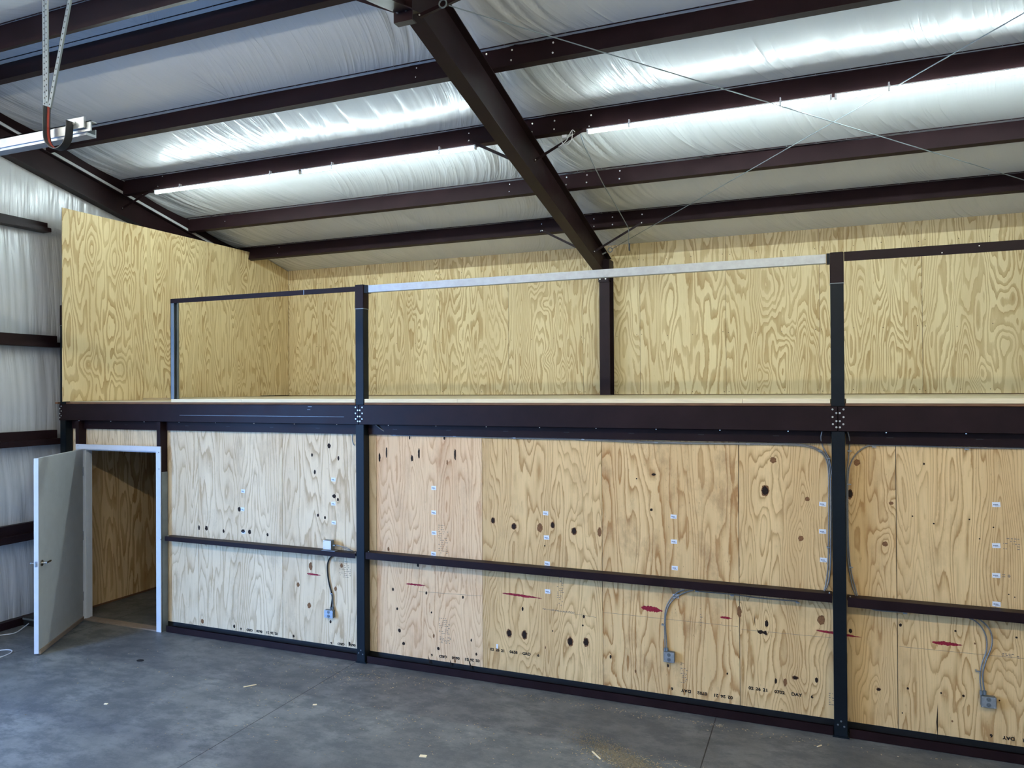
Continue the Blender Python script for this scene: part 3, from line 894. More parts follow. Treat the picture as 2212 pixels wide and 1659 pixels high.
# main beam under the deck: C channels bolted to the posts
BZ0, BZ1 = 2.484, 2.691
segs = [(-8.915, -4.436, 'brown steel deck beam between the corner post and the middle post'),
        (-4.434, 0.146, 'brown steel deck beam between the middle post and the right post'),
        (0.148, XR - .01, 'brown steel deck beam running off the right edge of the photo')]
for i, (a, b_, lab) in enumerate(segs):
    t = thing('deck_beam', lab, 'beam', ((a + b_) / 2, 0, BZ0), 'front beams of the storage deck')
    ring = [(-.006, BZ0), (-.006, BZ1), (.06, BZ1), (.06, BZ1 - .004), (-.002, BZ1 - .004), (-.002, BZ0 + .004), (.06, BZ0 + .004), (.06, BZ0)]
    # notch the flanges where the posts stand: keep them as separate lengths
    web = MB().prism([(a, y, z) for y, z in [(-.012, BZ0), (-.012, BZ1), (-.004, BZ1), (-.004, BZ0)]],
                     [(b_, y, z) for y, z in [(-.012, BZ0), (-.012, BZ1), (-.004, BZ1), (-.004, BZ0)]])
    beveled('channel', web, M['brown'], t)
    for end, sgn in ((a, 1), (b_, -1)):
        if end > 2 or end < -8:
            xs_ = [(.012 if sgn > 0 else .012, 0)]
        pts = [(.040, .180), (.012, .150), (.040, .118), (.012, .085), (.038, .060), (.012, .035)] if not (end == b_ and i == 2) else []
        for dx, dz in pts:
            xx = end + sgn * (dx if end > -8 else dx * .9 + .005)
            bolt((xx, -.012, BZ0 + dz), (0, -1, 0), t, .0085)
    for q in range(int((b_ - a) / 0.55)):
        xx = a + .35 + q * .55
        if b_ - xx > .2:
            make('screw', MB().cyl((xx, -.006, BZ0), (xx, -.006, BZ0 - .006), .005, 6), M['bolt'], t)

bm0 = bpy.data.objects['deck_beam']
make('scratch', MB().box(-6.9, -4.62, -.0128, -.012, 2.562, 2.566).box(-5.08, -5.03, -.0128, -.012, 2.667, 2.671).box(-5.09, -5.05, -.0128, -.012, 2.634, 2.638), M['galvdull'], bm0)
# header channel under the beam, set back
HZ = 2.378
hsegs = [(-8.80, -7.28, 'dark header channel above the doorway under the deck beam'), (-7.205, -4.49, 'purple-brown header channel left of the middle post'),
         (-4.38, 0.093, 'brown header channel between middle and right post with cables clipped below'), (0.205, XR - .01, 'brown header channel right of the right post')]
for a, b_, lab in hsegs:
    r_ = [(.075, HZ), (.075, BZ0 + .05), (.081, BZ0 + .05), (.081, HZ + .005), (.107, HZ + .005), (.107, HZ)]
    o = beveled('header_channel', MB().prism([(a, y, z) for y, z in r_], [(b_, y, z) for y, z in r_]), M['brown'])
    tag(o, lab, 'channel', 'header channels under the deck')
    n = int((b_ - a) / .62)
    for q in range(n):
        xx = a + .3 + q * .62
        make('slot', MB().box(xx, xx + .05, .0735, .075, HZ + .055, HZ + .061), M['rubber_and_shade'], o)

# bottom tracks: C opening upwards
tsegs = [(-7.155, -4.49, 'brown bottom track on the floor between the door frame and the middle post'), (-4.375, 0.093, 'brown bottom track on the floor between the middle and right posts'),
         (0.212, XR - .01, 'brown bottom track on the floor right of the right post')]
for a, b_, lab in tsegs:
    r_ = [(.02, .002), (.02, .078), (.0255, .078), (.0255, .008), (.1, .008), (.1, .05), (.1055, .05), (.1055, .002)]
    o = beveled('floor_track', MB().prism([(a, y, z) for y, z in r_], [(b_, y, z) for y, z in r_]), M['brown'])
    tag(o, lab, 'channel', 'floor tracks of the lower wall')
# mid-height girts
gsegs = [(-7.15, -4.497, 1.083, 1.133, 'narrow brown wall girt carrying the white junction box'), (-4.372, 0.092, 1.088, 1.158, 'long brown wall girt between the middle and right posts'),
         (0.206, XR - .01, 1.066, 1.142, 'brown wall girt right of the right post above the S-curved cables')]
GI = []
for a, b_, z0, z1, lab in gsegs:
    r_ = [(.0, z0), (.0, z1), (.106, z1), (.106, z1 - .05), (.102, z1 - .05), (.102, z1 - .005), (.005, z1 - .005), (.005, z0)]
    t = thing('wall_girt', lab, 'girt', ((a + b_) / 2, .05, z0), 'mid-height girts of the lower wall')
    o = beveled('channel', MB().prism([(a, y, z) for y, z in r_], [(b_, y, z) for y, z in r_]), M['brown'], t); GI.append(t)
    for xx in (a + .02, b_ - .02):
        bolt((xx, .03, z1), (0, 0, 1), t, .007)
# door jamb studs
for (a, b_, zt, lab) in ((-8.635, -8.58, 0, 'brown jamb stud at the left of the door opening, above the frame'), (-7.272, -7.215, 0, 'brown jamb stud right of the door frame, turning bare galvanised lower down')):
    t = thing('jamb_stud', lab, 'stud', ((a + b_) / 2, .05, 0), 'studs beside the doorway')
    right = a > -8
    r_ = [(a, .0), (b_, .0), (b_, .006), (b_, .104), (a, .104), (a, .098), (b_ - .006, .098), (b_ - .006, .006), (a, .006)]
    r_ = [(a, .0), (b_, .0), (b_, .104), (a, .104), (a, .098), (b_ - .006, .098), (b_ - .006, .006), (a, .006)]
    zb = 1.885 if right else 2.16
    make('stud_upper', MB().prism([(x, y, zb) for x, y in r_], [(x, y, BZ0 - .001) for x, y in r_]), M['brown'], t)
    r2 = [(x + (.012 if right else .0), y + .012 if y < .05 else y - .006) for x, y in r_]
    o = make('stud_lower', MB().prism([(x, y, 0.0) for x, y in r2], [(x, y, zb) for x, y in r2]), M['galvdull'], t)
    o['label'] = 'bare galvanised lower length'

# ------------------------------------------------------------------ storage deck
t = thing('storage_deck', 'plywood storage deck on the brown beams with a pale lumber edge', 'deck', (-2.7, 2.1, 2.6))
make('deck_layer', MB().box(-8.98, XR - .01, .104, YB + .015, 2.6915, 2.714).box(-8.81, -4.488, .004, .104, 2.6915, 2.714).box(-4.38, .094, .004, .104, 2.6915, 2.714).box(.202, XR - .01, .004, .104, 2.6915, 2.714), M['lumberedge'], t)
make('deck_surface', MB().box(-7.04, XR - .01, .09, YB + .01, 2.714, 2.7485).box(-8.745, -7.04, .01, 1.12, 2.714, 2.722).box(-8.75, -7.04, 1.12, YB, 2.714, 2.7485), M['deck'], t)
joists = MB()
for q in range(20):
    xj = -8.5 + q * .61
    if xj < XR - .1:
        joists.box(xj, xj + .05, .15, YB - .02, 2.49, 2.6915)
o = make('joist', joists, M['brown'], t); o['kind'] = 'stuff'
for a, b_ in ((-7.04, -5.995), (-5.992, -4.492), (-4.372, -3.30), (-3.297, -.6), (-.597, .088), (.208, 2.3), (2.303, XR - .01)):
    make('edge_board', MB().box(a, b_, -.002, .088, 2.7142, 2.751), M['lumber'], t)

# ------------------------------------------------------------------ guard rails above the deck
t = thing('guard_rail', 'brown guard rail with its own slim stub post left of the middle post', 'rail', (-6.0, .05, 2.75), 'guard rails above the deck')
A = -7.062; zr0, zr1 = 3.878, 3.932
r_ = [(.01, zr0), (.01, zr1), (.075, zr1), (.075, zr1 - .005), (.015, zr1 - .005), (.015, zr0)]
beveled('top_rail', MB().prism([(A, y, z) for y, z in r_], [(-4.487, y, z) for y, z in r_]), M['brown'], t)
make('rail_joint', MB().box(-5.149, -5.142, .0085, .01, zr0, zr1), M['galv'], t)
o = make('stub_post', MB().box(A, A + .052, .012, .018, 2.751, zr0 + .02).box(A, A + .006, .012, .075, 2.751, zr0 + .02).box(A + .06, A + .068, .05, .075, 2.751, zr0 + .02).box(A, A + .068, .069, .075, 2.751, zr0 + .02), M['galvdull'], t)
o['label'] = 'grey galvanised stub post'
t = thing('guard_rail', 'silver galvanised guard rail between the middle and right posts', 'rail', (-2.1, .05, 3.87), 'guard rails above the deck')
z0, z1 = 3.862, 3.936
r_ = [(.012, z0), (.012, z1), (.07, z1), (.07, z1 - .004), (.016, z1 - .004), (.016, z0 + .004), (.07, z0 + .004), (.07, z0)]
beveled('top_rail', MB().prism([(-4.33, y, z) for y, z in r_], [(.068, y, z) for y, z in r_]), M['galv'], t)
for a, b_ in ((-4.381, -4.333), (.071, .095)):
    make('end_bracket', MB().box(a, b_, .008, .011, z0 - .006, z1 + .004).box(a, b_, .011, .072, z0 - .006, z0 - .002), M['black'], t)
t = thing('guard_rail', 'dark brown guard rail right of the right post', 'rail', (1.8, .05, 3.86), 'guard rails above the deck')
z0, z1 = 3.868, 3.945
r_ = [(.012, z0), (.012, z1), (.07, z1), (.07, z1 - .004), (.016, z1 - .004), (.016, z0)]
beveled('top_rail', MB().prism([(.203, y, z) for y, z in r_], [(XR - .01, y, z) for y, z in r_]), M['brown'], t)
bolt((1.15, .012, 3.92), (0, -1, 0), t, .005); bolt((.9, .012, 3.885), (0, -1, 0), t, .005)

# ------------------------------------------------------------------ purlins
def slope_pt(x, y, dn, du_=0.0):
    """point dn below the roof skin measured at right angles, du_ up-slope from y"""
    sg = -1.0 if y > RIDGE_Y else 1.0       # dz/dy sign
    sl = Vector((0, 1, S * sg)).normalized(); nrm = Vector((0, -sl.z, sl.y))
    base = Vector((x, y, roofz(y)))
    return base - nrm * dn + sl * du_


def purlin(x0, x1, y, label, dy=0.0, ticks=True, end_lip=False):
    t = thing('roof_purlin', label, 'purlin', ((x0 + x1) / 2, y, roofz(y) - .2), 'roof purlins')
    h = 0.205; th = 0.004
    quads = [((0, 0), (th, 0), (th, h), (0, h)), ((-.062, 0), (0, 0), (0, th), (-.062, th)), ((-.062, th), (-.058, th), (-.058, .020), (-.062, .020)),
             ((th, h - th), (.062, h - th), (.062, h), (th, h)), ((.062, h - .018), (.066, h - .018), (.066, h), (.062, h))]
    mb = MB()
    for qd in quads:
        mb.prism([slope_pt(x0, y, dn + dy, a + dy * .6) for a, dn in qd], [slope_pt(x1, y, dn + dy, a + dy * .6) for a, dn in qd])
    make('channel', mb, M['brown'], t)
    if ticks:
        mb = MB(); x = math.ceil((x0 + .2) / .3) * .3
        while x < x1 - .1:
            p = slope_pt(x, y, .006, -.0665)
            mb.cyl(p, p + Vector((0, -.002, -.020)), .003, 5); x += .3
        o = make('fastener', mb, M['galvdull'], t); o['kind'] = 'stuff'
    return t


ORD = ['lowest', 'second', 'third', 'fourth', 'fifth, next to the ridge,']
LEFTL = ['lowest roof purlin of the left bay, ending above the plywood corner', 'second roof purlin from the wall in the left bay, unlit and reddish',
         'third roof purlin of the left bay with a lit tube under it', 'fourth roof purlin of the left bay, above the lit one', 'roof purlin of the left bay beside the ridge on the deck side']
RIGHTL = ['lowest roof purlin of the right bay, just above the column head', 'second roof purlin from the wall in the right bay, purplish with scuffs',
          'third roof purlin of the right bay with the bright tubes under it', 'fourth roof purlin of the right bay, crossing the top right', 'roof purlin of the right bay beside the ridge, outside the frame']
PL = {}
for i, y in enumerate(PURLIN_Y):
    PL[('L', i)] = purlin(-8.97, -2.45, y, LEFTL[i])
    PL[('R', i)] = purlin(-2.62, XR - .01, y, RIGHTL[i], dy=-0.0, ticks=True)
    for ch in PL[('R', i)].children:
        ch.location.y -= 0.0012
y = PURLIN_Y2[0]
purlin(-8.97, XR - .01, y, 'topmost roof purlin at the upper left corner, on the far side of the ridge')
for q, y in enumerate(PURLIN_Y2[1:]):
    if q in (0, 2):
        purlin(-8.97, XR - .01, y, ['first', '', 'second'][q] + ' purlin of the far roof slope above the camera, carrying lamps', ticks=False)
# bolts on the purlins near the rafter, read off the web plane
BPX = {0: ([(1170, 484), (1168, 499)], [(1283, 473), (1283, 489), (1323, 469), (1323, 485), (1387, 463)]),
       1: ([(1101, 398), (1100, 414)], [(1224, 383), (1223, 399), (1268, 378), (1267, 394), (1339, 369), (1338, 386)]),
       2: ([(1013, 288), (1012, 306)], [(1150, 267), (1149, 285), (1198, 261), (1197, 279), (1277, 249)]),
       3: ([(900, 147), (898, 167)], [(1051, 117), (1050, 137), (1106, 108), (1104, 130), (1195, 92), (1194, 114)])}
for i, (L, Rr) in BPX.items():
    yw = PURLIN_Y[i]
    for side_, lst in (('L', L), ('R', Rr)):
        for (u, v) in lst:
            yq = yw - (0.0065 if side_ == 'R' else 0.0)
            # web plane leans with the roof normal
            p = onY(u, v, yq)
            dz = roofz(yw) - p.z
            yy = yq - dz * (-S) / math.sqrt(1 + S * S) * 0 + dz * 0.243 * -1
            p = onY(u, v, yy - .001)
            bolt(p, (0, -1, -.24), PL[(side_, i)], .0095 if lst is Rr else .007)
for (u, v, i) in ((603, 534, 0), (600, 547, 0), (488, 455, 1), (486, 478, 1), (351, 381, 2)):
    yw = PURLIN_Y[i]; p = onY(u, v, yw); dz = roofz(yw) - p.z; p = onY(u, v, yw - dz * .243 - .001)
    bolt(p, (0, -1, -.24), PL[('L', i)], .007)

# lap plates at the rafter (small brown clips seen beside it)
# ------------------------------------------------------------------ rafters and column
def ibeam_ring(c, up, rt, h, w, tf=.010, tw=.008):
    pts = [(-w / 2, 0), (w / 2, 0), (w / 2, tf), (tw / 2, tf), (tw / 2, h - tf), (w / 2, h - tf), (w / 2, h), (-w / 2, h), (-w / 2, h - tf), (-tw / 2, h - tf), (-tw / 2, tf), (-w / 2, tf)]
    return [c + rt * a - up * (h - b_) for a, b_ in pts]


def rafter(x, w, offs, label, y_end):
    t = thing('roof_rafter', label, 'rafter', (x, y_end, roofz(y_end) - .6), 'main roof frames')
    top = .212
    seq = []
    for y, off in offs:
        seq.append(ibeam_ring(Vector((x, y, roofz(y) - top)), Vector((0, 0, 1)), Vector((1, 0, 0)), off - top, w))
    mb = MB()
    for a, b_ in zip(seq[:-1], seq[1:]):
        n = len(mb.v); k_ = len(a)
        mb.v += [tuple(p) for p in a] + [tuple(p) for p in b_]
        for i in range(k_):
            j = (i + 1) % k_
            mb.f.append((n + i, n + j, n + k_ + j, n + k_ + i))
    n = len(mb.v); mb.v += [tuple(p) for p in seq[0]]; mb.f.append(tuple(range(n, n + len(seq[0]))))
    n = len(mb.v); mb.v += [tuple(p) for p in seq[-1]]; mb.f.append(tuple(range(n, n + len(seq[-1]))))
    make('beam', mb, M['brown'], t)
    return t


RT = rafter(-2.905, .145, [(4.235, .56), (3.8, .57), (.5, .655), (-1.0, .67), (RIDGE_Y, .67), (-3, .66), (-7.45, .56)],
            'big brown I-beam rafter descending to the wall column at centre', YB)
rafter(-9.015, .14, [(4.235, .49), (0, .52), (RIDGE_Y, .52), (-3, .52), (-7.45, .5)], 'end rafter along the left wall above the plywood partition', YB)
# rake channel along the top of the end wall
t = None
for nm, ya, yb_, lab in (('rake_channel', YB, RIDGE_Y + .002, 'dark rake channel where the roof meets the left end wall'),):
    ring = lambda y: [(x, y, roofz(y) - d) for x, d in ((-9.1, .0), (-8.99, .0), (-8.99, .155), (-9.1, .155))]
    o = make(nm, MB().prism(ring(ya), ring(yb_)), M['brown']); tag(o, lab, 'channel')
    ring = lambda y: [(x, y, roofz(y) - d) for x, d in ((-8.986, .150), (-8.962, .165), (-8.950, .205), (-8.953, .207), (-8.966, .170), (-8.989, .155))]
    oo = make('insulation_edge', MB().prism(ring(YB - .3), ring(RIDGE_Y + .05)), M['vinyl'], o); oo['label'] = 'white strip of insulation between channel and rafter'
# column
t = thing('wall_column', 'brown steel column against the upper plywood, under the rafter end', 'column', (-2.88, 4.1, DECK))
CX = -2.881; w = .152
r_ = [(CX - w / 2, 4.0), (CX + w / 2, 4.0), (CX + w / 2, 4.012), (CX + .005, 4.012), (CX + .005, 4.228), (CX + w / 2, 4.228), (CX + w / 2, 4.24), (CX - w / 2, 4.24), (CX - w / 2, 4.228), (CX - .005, 4.228), (CX - .005, 4.012), (CX - w / 2, 4.012)]
make('shaft', MB().prism([(x, y, 2.75) for x, y in r_], [(x, y, 4.52) for x, y in r_]), M['brown'], t)
make('head_block', MB().box(CX - w / 2, CX + w / 2, 4.0, 4.24, 4.52, 4.73), M['brown'], t)
make('splice_plate', MB().box(CX - w / 2 - .008, CX + w / 2 - .008, 3.985, 4.0, 4.40, 4.56), M['brown'], t)
for u, v in ((1296, 603), (1308, 602)):
    p = onY(u, v, 3.985); bolt((p.x, 3.985, p.z), (0, -1, 0), t, .013)


# flange braces
def brace(a, b_, label, parent_note=None, w=.03):
    a = Vector(a); b_ = Vector(b_); d = (b_ - a)
    s1 = d.cross(Vector((0, 1, 0))).normalized() * w; s2 = Vector((0, w, 0))
    t = thing('flange_brace', label, 'brace', a, 'angle braces between purlins and rafter')
    make('angle', MB().obox(a, d, s1, Vector((0, .004, 0))).obox(a, d, s1.normalized() * .004, s2), M['brown'], t)
    for p in (a + d * .03, a + d * .97):
        bolt(p + s1 * .5, (0, -1, 0), t, .008)


def web_pt(u, v, i, extra=.012):
    yw = PURLIN_Y[i]; p = onY(u, v, yw); dz = roofz(yw) - p.z
    return onY(u, v, yw - dz * .243 - extra)


def raf_pt(side_, y, dz=.0):
    x = -2.905 + side_ * .078
    return Vector((x, y, roofz(y) - .655 + dz))


brace(web_pt(1009, 305, 2), onX(1104, 347, -2.99), 'brown angle brace left of the rafter at the lit purlin')
brace(web_pt(1275, 268, 2), onX(1152, 345, -2.825), 'brown angle brace right of the rafter at the lit purlin, wrapped by white wires')
brace(web_pt(1168, 499, 0), onX(1248, 538, -2.985), 'thin angle brace left of the rafter foot')
brace(web_pt(1388, 477, 0), onX(1280, 543, -2.82), 'brown angle brace right of the rafter foot at the lowest purlin')
brace(web_pt(343, 399, 2), onX(262, 449, -8.93), 'angle brace from the left end of the lit purlin to the end rafter')
brace(onX(905, 37, -2.825), onY(1010, -12, -1.35), 'angle brace at the top of the rafter on its right side')
t = thing('brace_plate', 'bolted bracket on the left of the rafter at the top edge of the photo', 'bracket', (-3.05, -1.1, 5.7))
A = onX(853, 0, -3.0); B = onX(893, 42, -3.0)
A_ = onY(853, -20, A.y); B_ = onY(893, 42, A.y)
make('plate', MB().box(A_.x, B_.x, A.y - .02, A.y - .008, B_.z, A_.z).box(A_.x, B_.x, A.y - .02, A.y + .05, B_.z - .008, B_.z), M['brown'], t)
for u, v in ((859, 26), (877, 21)):
    p = onY(u, v, A.y - .02); bolt(p, (0, -1, 0), t, .014, name='bolt', h=.02)
C_ = onY(850, 18, A.y); D_ = onY(770, -8, A.y)
make('angle', MB().obox(C_, D_ - C_, (0, 0, -.035), (0, .004, 0)).obox(C_, D_ - C_, (0, .035, 0), (0, 0, .004)), M['brown'], t)


# bracing rods
def rod(a, b_, label, r=.0048):
    t = thing('bracing_rod', label, 'rod', a, 'crossed bracing rods under the roof')
    a = Vector(a); b_ = Vector(b_); d = (b_ - a).normalized()
    make('cable', MB().cyl(a + d * .05, b_, r, 8), M['galvdull'], t)
    pts = [a + Vector((math.cos(q / 12 * 2 * math.pi) * .032, 0, math.sin(q / 12 * 2 * math.pi) * .032)) for q in range(13)]
    make('eye', MB().tube(pts, .007, 6), M['galvdull'], t)


d1 = Vector((2.048, 2.8, 5.047)) - Vector((-2.629, -1.494, 5.821))
rod((-2.66, -1.50, 5.825), Vector((-2.66, -1.50, 5.825)) + d1 * 1.28, 'long thin bracing rod running down to the right from the top of the rafter')
b0 = onY(1318, 540, 3.86); b1 = Vector((1.486, .156, 5.708))
rod(b0, b0 + (b1 - b0) * 1.4, 'thin bracing rod rising to the upper right from the rafter foot')
make('anchor_pin', MB().cyl(onY(1301, 549, 3.86), onY(1309, 545, 3.86), .012, 8), M['galv'], None)
tag(bpy.data.objects['anchor_pin'], 'short bright anchor pin beside the rod eye at the rafter foot', 'pin')


# ------------------------------------------------------------------ lamps
def lamp(x0, x1, y, z, label, mat, group):
    t = thing('tube_light', label, 'light', ((x0 + x1) / 2, y, z), group)
    make('housing', MB().box(x0, x1, y - .021, y + .021, z + .012, z + .024), M['white'], t)
    k_ = 10
    prof = [(math.cos(math.pi + math.pi * i / k_) * .0165, math.sin(math.pi + math.pi * i / k_) * .024) for i in range(k_ + 1)] + [(.012, .012), (-.012, .012)]
    o = make('lens', MB().prism([(x0 + .02, y + a, z + b_) for a, b_ in prof], [(x1 - .02, y + a, z + b_) for a, b_ in prof]), mat, t)
    o['label'] = 'glowing white lens'
    for a, b_ in ((x0, x0 + .02), (x1 - .02, x1)):
        make('end_cap', MB().box(a, b_, y - .017, y + .017, z - .025, z + .026), M['white'], t)
    for xx in (x0 + .45, x1 - .45):
        make('clip', MB().box(xx - .01, xx + .01, y - .022, y - .018, z - .028, z + .03).box(xx - .01, xx + .01, y - .022, y + .022, z + .027, z + .032).box(xx - .006, xx + .006, y - .02, y + .02, z + .032, z + .06), M['white'], t)


LZ = 5.533; LY = .90
segsL = [(335, 405, 648, 368, 'lit tube light under the purlin in the left bay, nearest the end wall'), (652, 366, 1028, 318, 'lit tube light in the left bay ending at the rafter'),
         (1268, 287, 1797, 211, 'lit tube light in the right bay beginning at the rafter brace'), (1803, 209, None, None, 'brightest lit tube light running off the right edge')]
for u0, v0, u1, v1, lab in segsL:
    a = onY(u0, v0, LY); xa = a.x; xb = onY(u1, v1, LY).x if u1 else xa + 2.37
    lamp(xa, xb, LY, LZ, lab, M['tube'], 'lit tube lights over the deck')
for (yy, xx0) in ((PURLIN_Y2[1] - .02, -7.9), (PURLIN_Y2[3] - .02, -7.9)):
    for q in range(4):
        x0 = xx0 + q * 2.9
        if x0 + 2.37 < XR:
            lamp(x0, x0 + 2.37, yy, roofz(yy) - .29, 'tube light on the far roof slope, behind the viewpoint and out of the photo', M['tube_front2' if yy > -4 else 'tube_front'], 'tube lights of the far roof slope')

# wires
BA, BB_ = web_pt(1388, 477, 0), onX(1280, 543, -2.82)
BRK = min((BA.lerp(BB_, i / 200) for i in range(201)), key=lambda p: abs(W / 2 + FPX * (p - CAM).dot(RGT) / (p - CAM).dot(FWD) - 1358.5)) + Vector((0, -.01, 0))
def wire(name, pts, r, mat, label, cat, group=None):
    o = make(name, MB().tube(smooth_path(pts), r, 6), mat, None, smooth=True)
    return tag(o, label, cat, group)


wp_ = lambda u, v, y=.95: onY(u, v, y)
t = thing('lamp_wire', 'white lamp wires looped over the brace right of the rafter', 'wire', wp_(1220, 300))
make('wire', MB().tube(smooth_path([wp_(1160, 303), wp_(1178, 314), wp_(1200, 319), wp_(1222, 305, .93), wp_(1235, 282, .93), wp_(1242, 285, .93)]), .004, 6), M['white'], t, smooth=True)
make('wire', MB().tube(smooth_path([wp_(1212, 300, .92), wp_(1216, 310, .92), wp_(1226, 312, .92), wp_(1235, 300, .92), wp_(1236, 284, .92)]), .004, 6), M['white'], t, smooth=True)
make('plug', MB().box(wp_(1215, 293, .92).x, wp_(1225, 293, .92).x, .90, .94, wp_(1215, 299, .92).z, wp_(1215, 293, .92).z), M['white'], t)
ca = [onY(1254, 289, .93), onY(1261, 312, 1.0), onY(1272, 335, 1.2), onY(1290, 372, 1.7), onY(1300, 392, 2.02), onY(1310, 410, 2.25), onY(1332, 447, 2.7), BRK + Vector((0, 0, .01))]
wire('grey_cord', ca, .006, M['galvdull'], 'thin grey cord hanging from the lit tube down to the brace at the rafter foot', 'cord')
t = thing('hanging_cord', 'short cord hanging straight down in front of the upper plywood with a black plug end', 'cord', BRK)
make('cord', MB().tube([BRK + Vector((0, 0, .01)), Vector((BRK.x, BRK.y, onY(1359, 540, BRK.y).z))], .004, 6), M['galvdull'], t)
zb_ = onY(1359, 542, BRK.y).z
make('plug', MB().cyl(Vector((BRK.x + .008, BRK.y, zb_ + .10)), Vector((BRK.x + .008, BRK.y, zb_)), .010, 8), M['rubber_and_shade'], t)

# ------------------------------------------------------------------ door
t = thing('door_1', None, None, (-7.87, .05, 0)); del t['label']; del t['category']
struct(t, 'open doorway with white steel frame, pale grey leaf swung out towards the viewer')
FZ = 2.185
fr = MB()
fr.box(FX0, FX0 + .115, -.012, .125, 0, FZ - .06)
o = make('jamb', fr, M['frame'], t, bevel=.002)
make('jamb', MB().box(FX1 - .072, FX1, -.012, -.002, 0, FZ - .055).box(FX1 - .072, FX1 - .055, -.002, .125, 0, FZ - .055), M['frame'], t)
make('frame_head', MB().box(FX0, FX1, -.014, -.002, FZ - .055, FZ + .006).box(FX0 + .1, FX1 - .056, -.002, .125, FZ - .055, FZ - .040), M['frame'], t)
make('door_stop', MB().box(FX0 + .115, FX0 + .130, .03, .08, 0, FZ - .06).box(FX1 - .089, FX1 - .072, .03, .08, 0, FZ - .06).box(FX0 + .13, FX1 - .089, .03, .08, FZ - .072, FZ - .055), M['frame'], t)
make('strike_plate', MB().box(FX1 - .0735, FX1 - .072, -.008, .022, .93, 1.05), M['rubber_and_shade'], t)
make('threshold', MB().box(FX0 + .115, FX1 - .072, -.01, .12, 0, .014), M['sweep'], t, bevel=.003)
for px_, py_ in ((168.5, 963), (343, 977), (343.5, 1013), (347.5, 1165)):
    p = onY(px_, py_, -.012); make('screw', MB().cyl(p, p + Vector((0, -.002, 0)), .006, 8), M['rubber_and_shade'], t)
HG = Vector((-8.48, -.022, 0)); AN = math.radians(57.5); dv = Vector((math.cos(AN), -math.sin(AN), 0)); nv = Vector((math.sin(AN), math.cos(AN), 0))
Lw = 1.25; th = .045
leaf = make('door_leaf', MB().obox(HG + Vector((0, 0, .022)), dv * Lw, -nv * th, Vector((0, 0, 2.105))), M['door'], t, bevel=.002)
leaf['label'] = 'pale grey flush door leaf'
o = make('latch_edge', MB().obox(HG + dv * Lw + Vector((0, 0, .022)), dv * .0015, -nv * th, Vector((0, 0, 2.105))), M['frame'], leaf)
o = make('door_sweep', MB().obox(HG + dv * .01 + Vector((0, 0, .012)), dv * (Lw - .02), nv * .014, Vector((0, 0, .045))), M['sweep'], leaf)
o = make('hinge', MB().cyl(HG + Vector((0, 0, .25)), HG + Vector((0, 0, .36)), .008, 8).cyl(HG + Vector((0, 0, 1.0)), HG + Vector((0, 0, 1.11)), .008, 8).cyl(HG + Vector((0, 0, 1.8)), HG + Vector((0, 0, 1.91)), .008, 8), M['galv'], leaf)
hz = .985
hp = HG + dv * (Lw - .065) + Vector((0, 0, hz))
hd = MB().cyl(hp, hp + nv * .012, .034, 18).cyl(hp + nv * .01, hp + nv * .06, .010, 10)
lev = MB().obox(hp + nv * .05 - dv * .105 + Vector((0, 0, -.008)), dv * .12, nv * .014, Vector((0, 0, .020)))
h = make('door_handle', hd, M['brass'], leaf); make('lever', lev, M['brass'], h, bevel=.003)
hp2 = hp - nv * th
h = make('door_handle', MB().cyl(hp2, hp2 - nv * .012, .034, 18).cyl(hp2 - nv * .01, hp2 - nv * .06, .010, 10), M['brass'], leaf)
make('lever', MB().obox(hp2 - nv * .062 - dv * .105 + Vector((0, 0, -.008)), dv * .12, nv * .014, Vector((0, 0, .020))), M['brass'], h, bevel=.003)
e = HG + dv * (Lw + .0015) - nv * (th * .5) + Vector((0, 0, hz))
make('latch_plate', MB().obox(e - nv * .013 + Vector((0, 0, -.03)), nv * .026, dv * .001, Vector((0, 0, .06))), M['galv'], leaf)
make('latch_bolt', MB().obox(e - nv * .008 + Vector((0, 0, -.01)), nv * .014, dv * .012, Vector((0, 0, .02))), M['brass'], leaf)

# ------------------------------------------------------------------ left wall girts, base, posts
GL = ['topmost wall girt on the left insulated wall, meeting the plywood edge', 'wall girt on the left insulated wall beside the head of the corner post', 'wall girt on the left insulated wall just above the open door leaf', 'low wall girt on the left insulated wall behind the door leaf']
for (z0, z1), lab in zip(GIRT_Z, GL):
    hh = z1 - z0
    r_ = [(-9.10, z1), (-8.95, z1), (-8.95, z1 - .02), (-8.955, z1 - .02), (-8.955, z1 - .005), (-9.095, z1 - .005), (-9.095, z0 + .005), (-8.955, z0 + .005), (-8.955, z0 + hh * .5), (-8.95, z0 + hh * .5), (-8.95, z0), (-9.10, z0)]
    ya, yb_ = (-.105, -3.3)
    if z0 > 4:
        yb_ = -3.3; ya = -.08
    r_ = [(-9.10, z1), (-9.02, z1), (-9.02, z0 + hh * .42), (-8.95, z0 + hh * .42), (-8.95, z0), (-9.10, z0)]
    o = beveled('end_wall_girt', MB().prism([(x, ya + (0.15 if z0 < 4.5 else .0), z) for x, z in r_], [(x, yb_, z) for x, z in r_]), M['brown']); tag(o, lab, 'girt', 'girts on the left end wall')
o = make('baseboard_left', MB().box(-9.13, -9.02, -3.35, YB, 0, .09), M['brown']); struct(o, 'dark base channel of the left wall')
o = beveled('door_side_post', MB().box(-9.13, -8.98, -3.35, -3.30, 0, 5.6), M['brown']); tag(o, 'dark steel post beside the overhead door opening, outside the left edge', 'post')
# deck ply stub beyond the corner post
o = make('plywood_offcut', MB().box(-9.03, -8.98, .02, .9, 2.69, 2.713), M['lumberedge']); tag(o, 'small brown plywood edge sticking out left of the corner post at deck level', 'plywood')

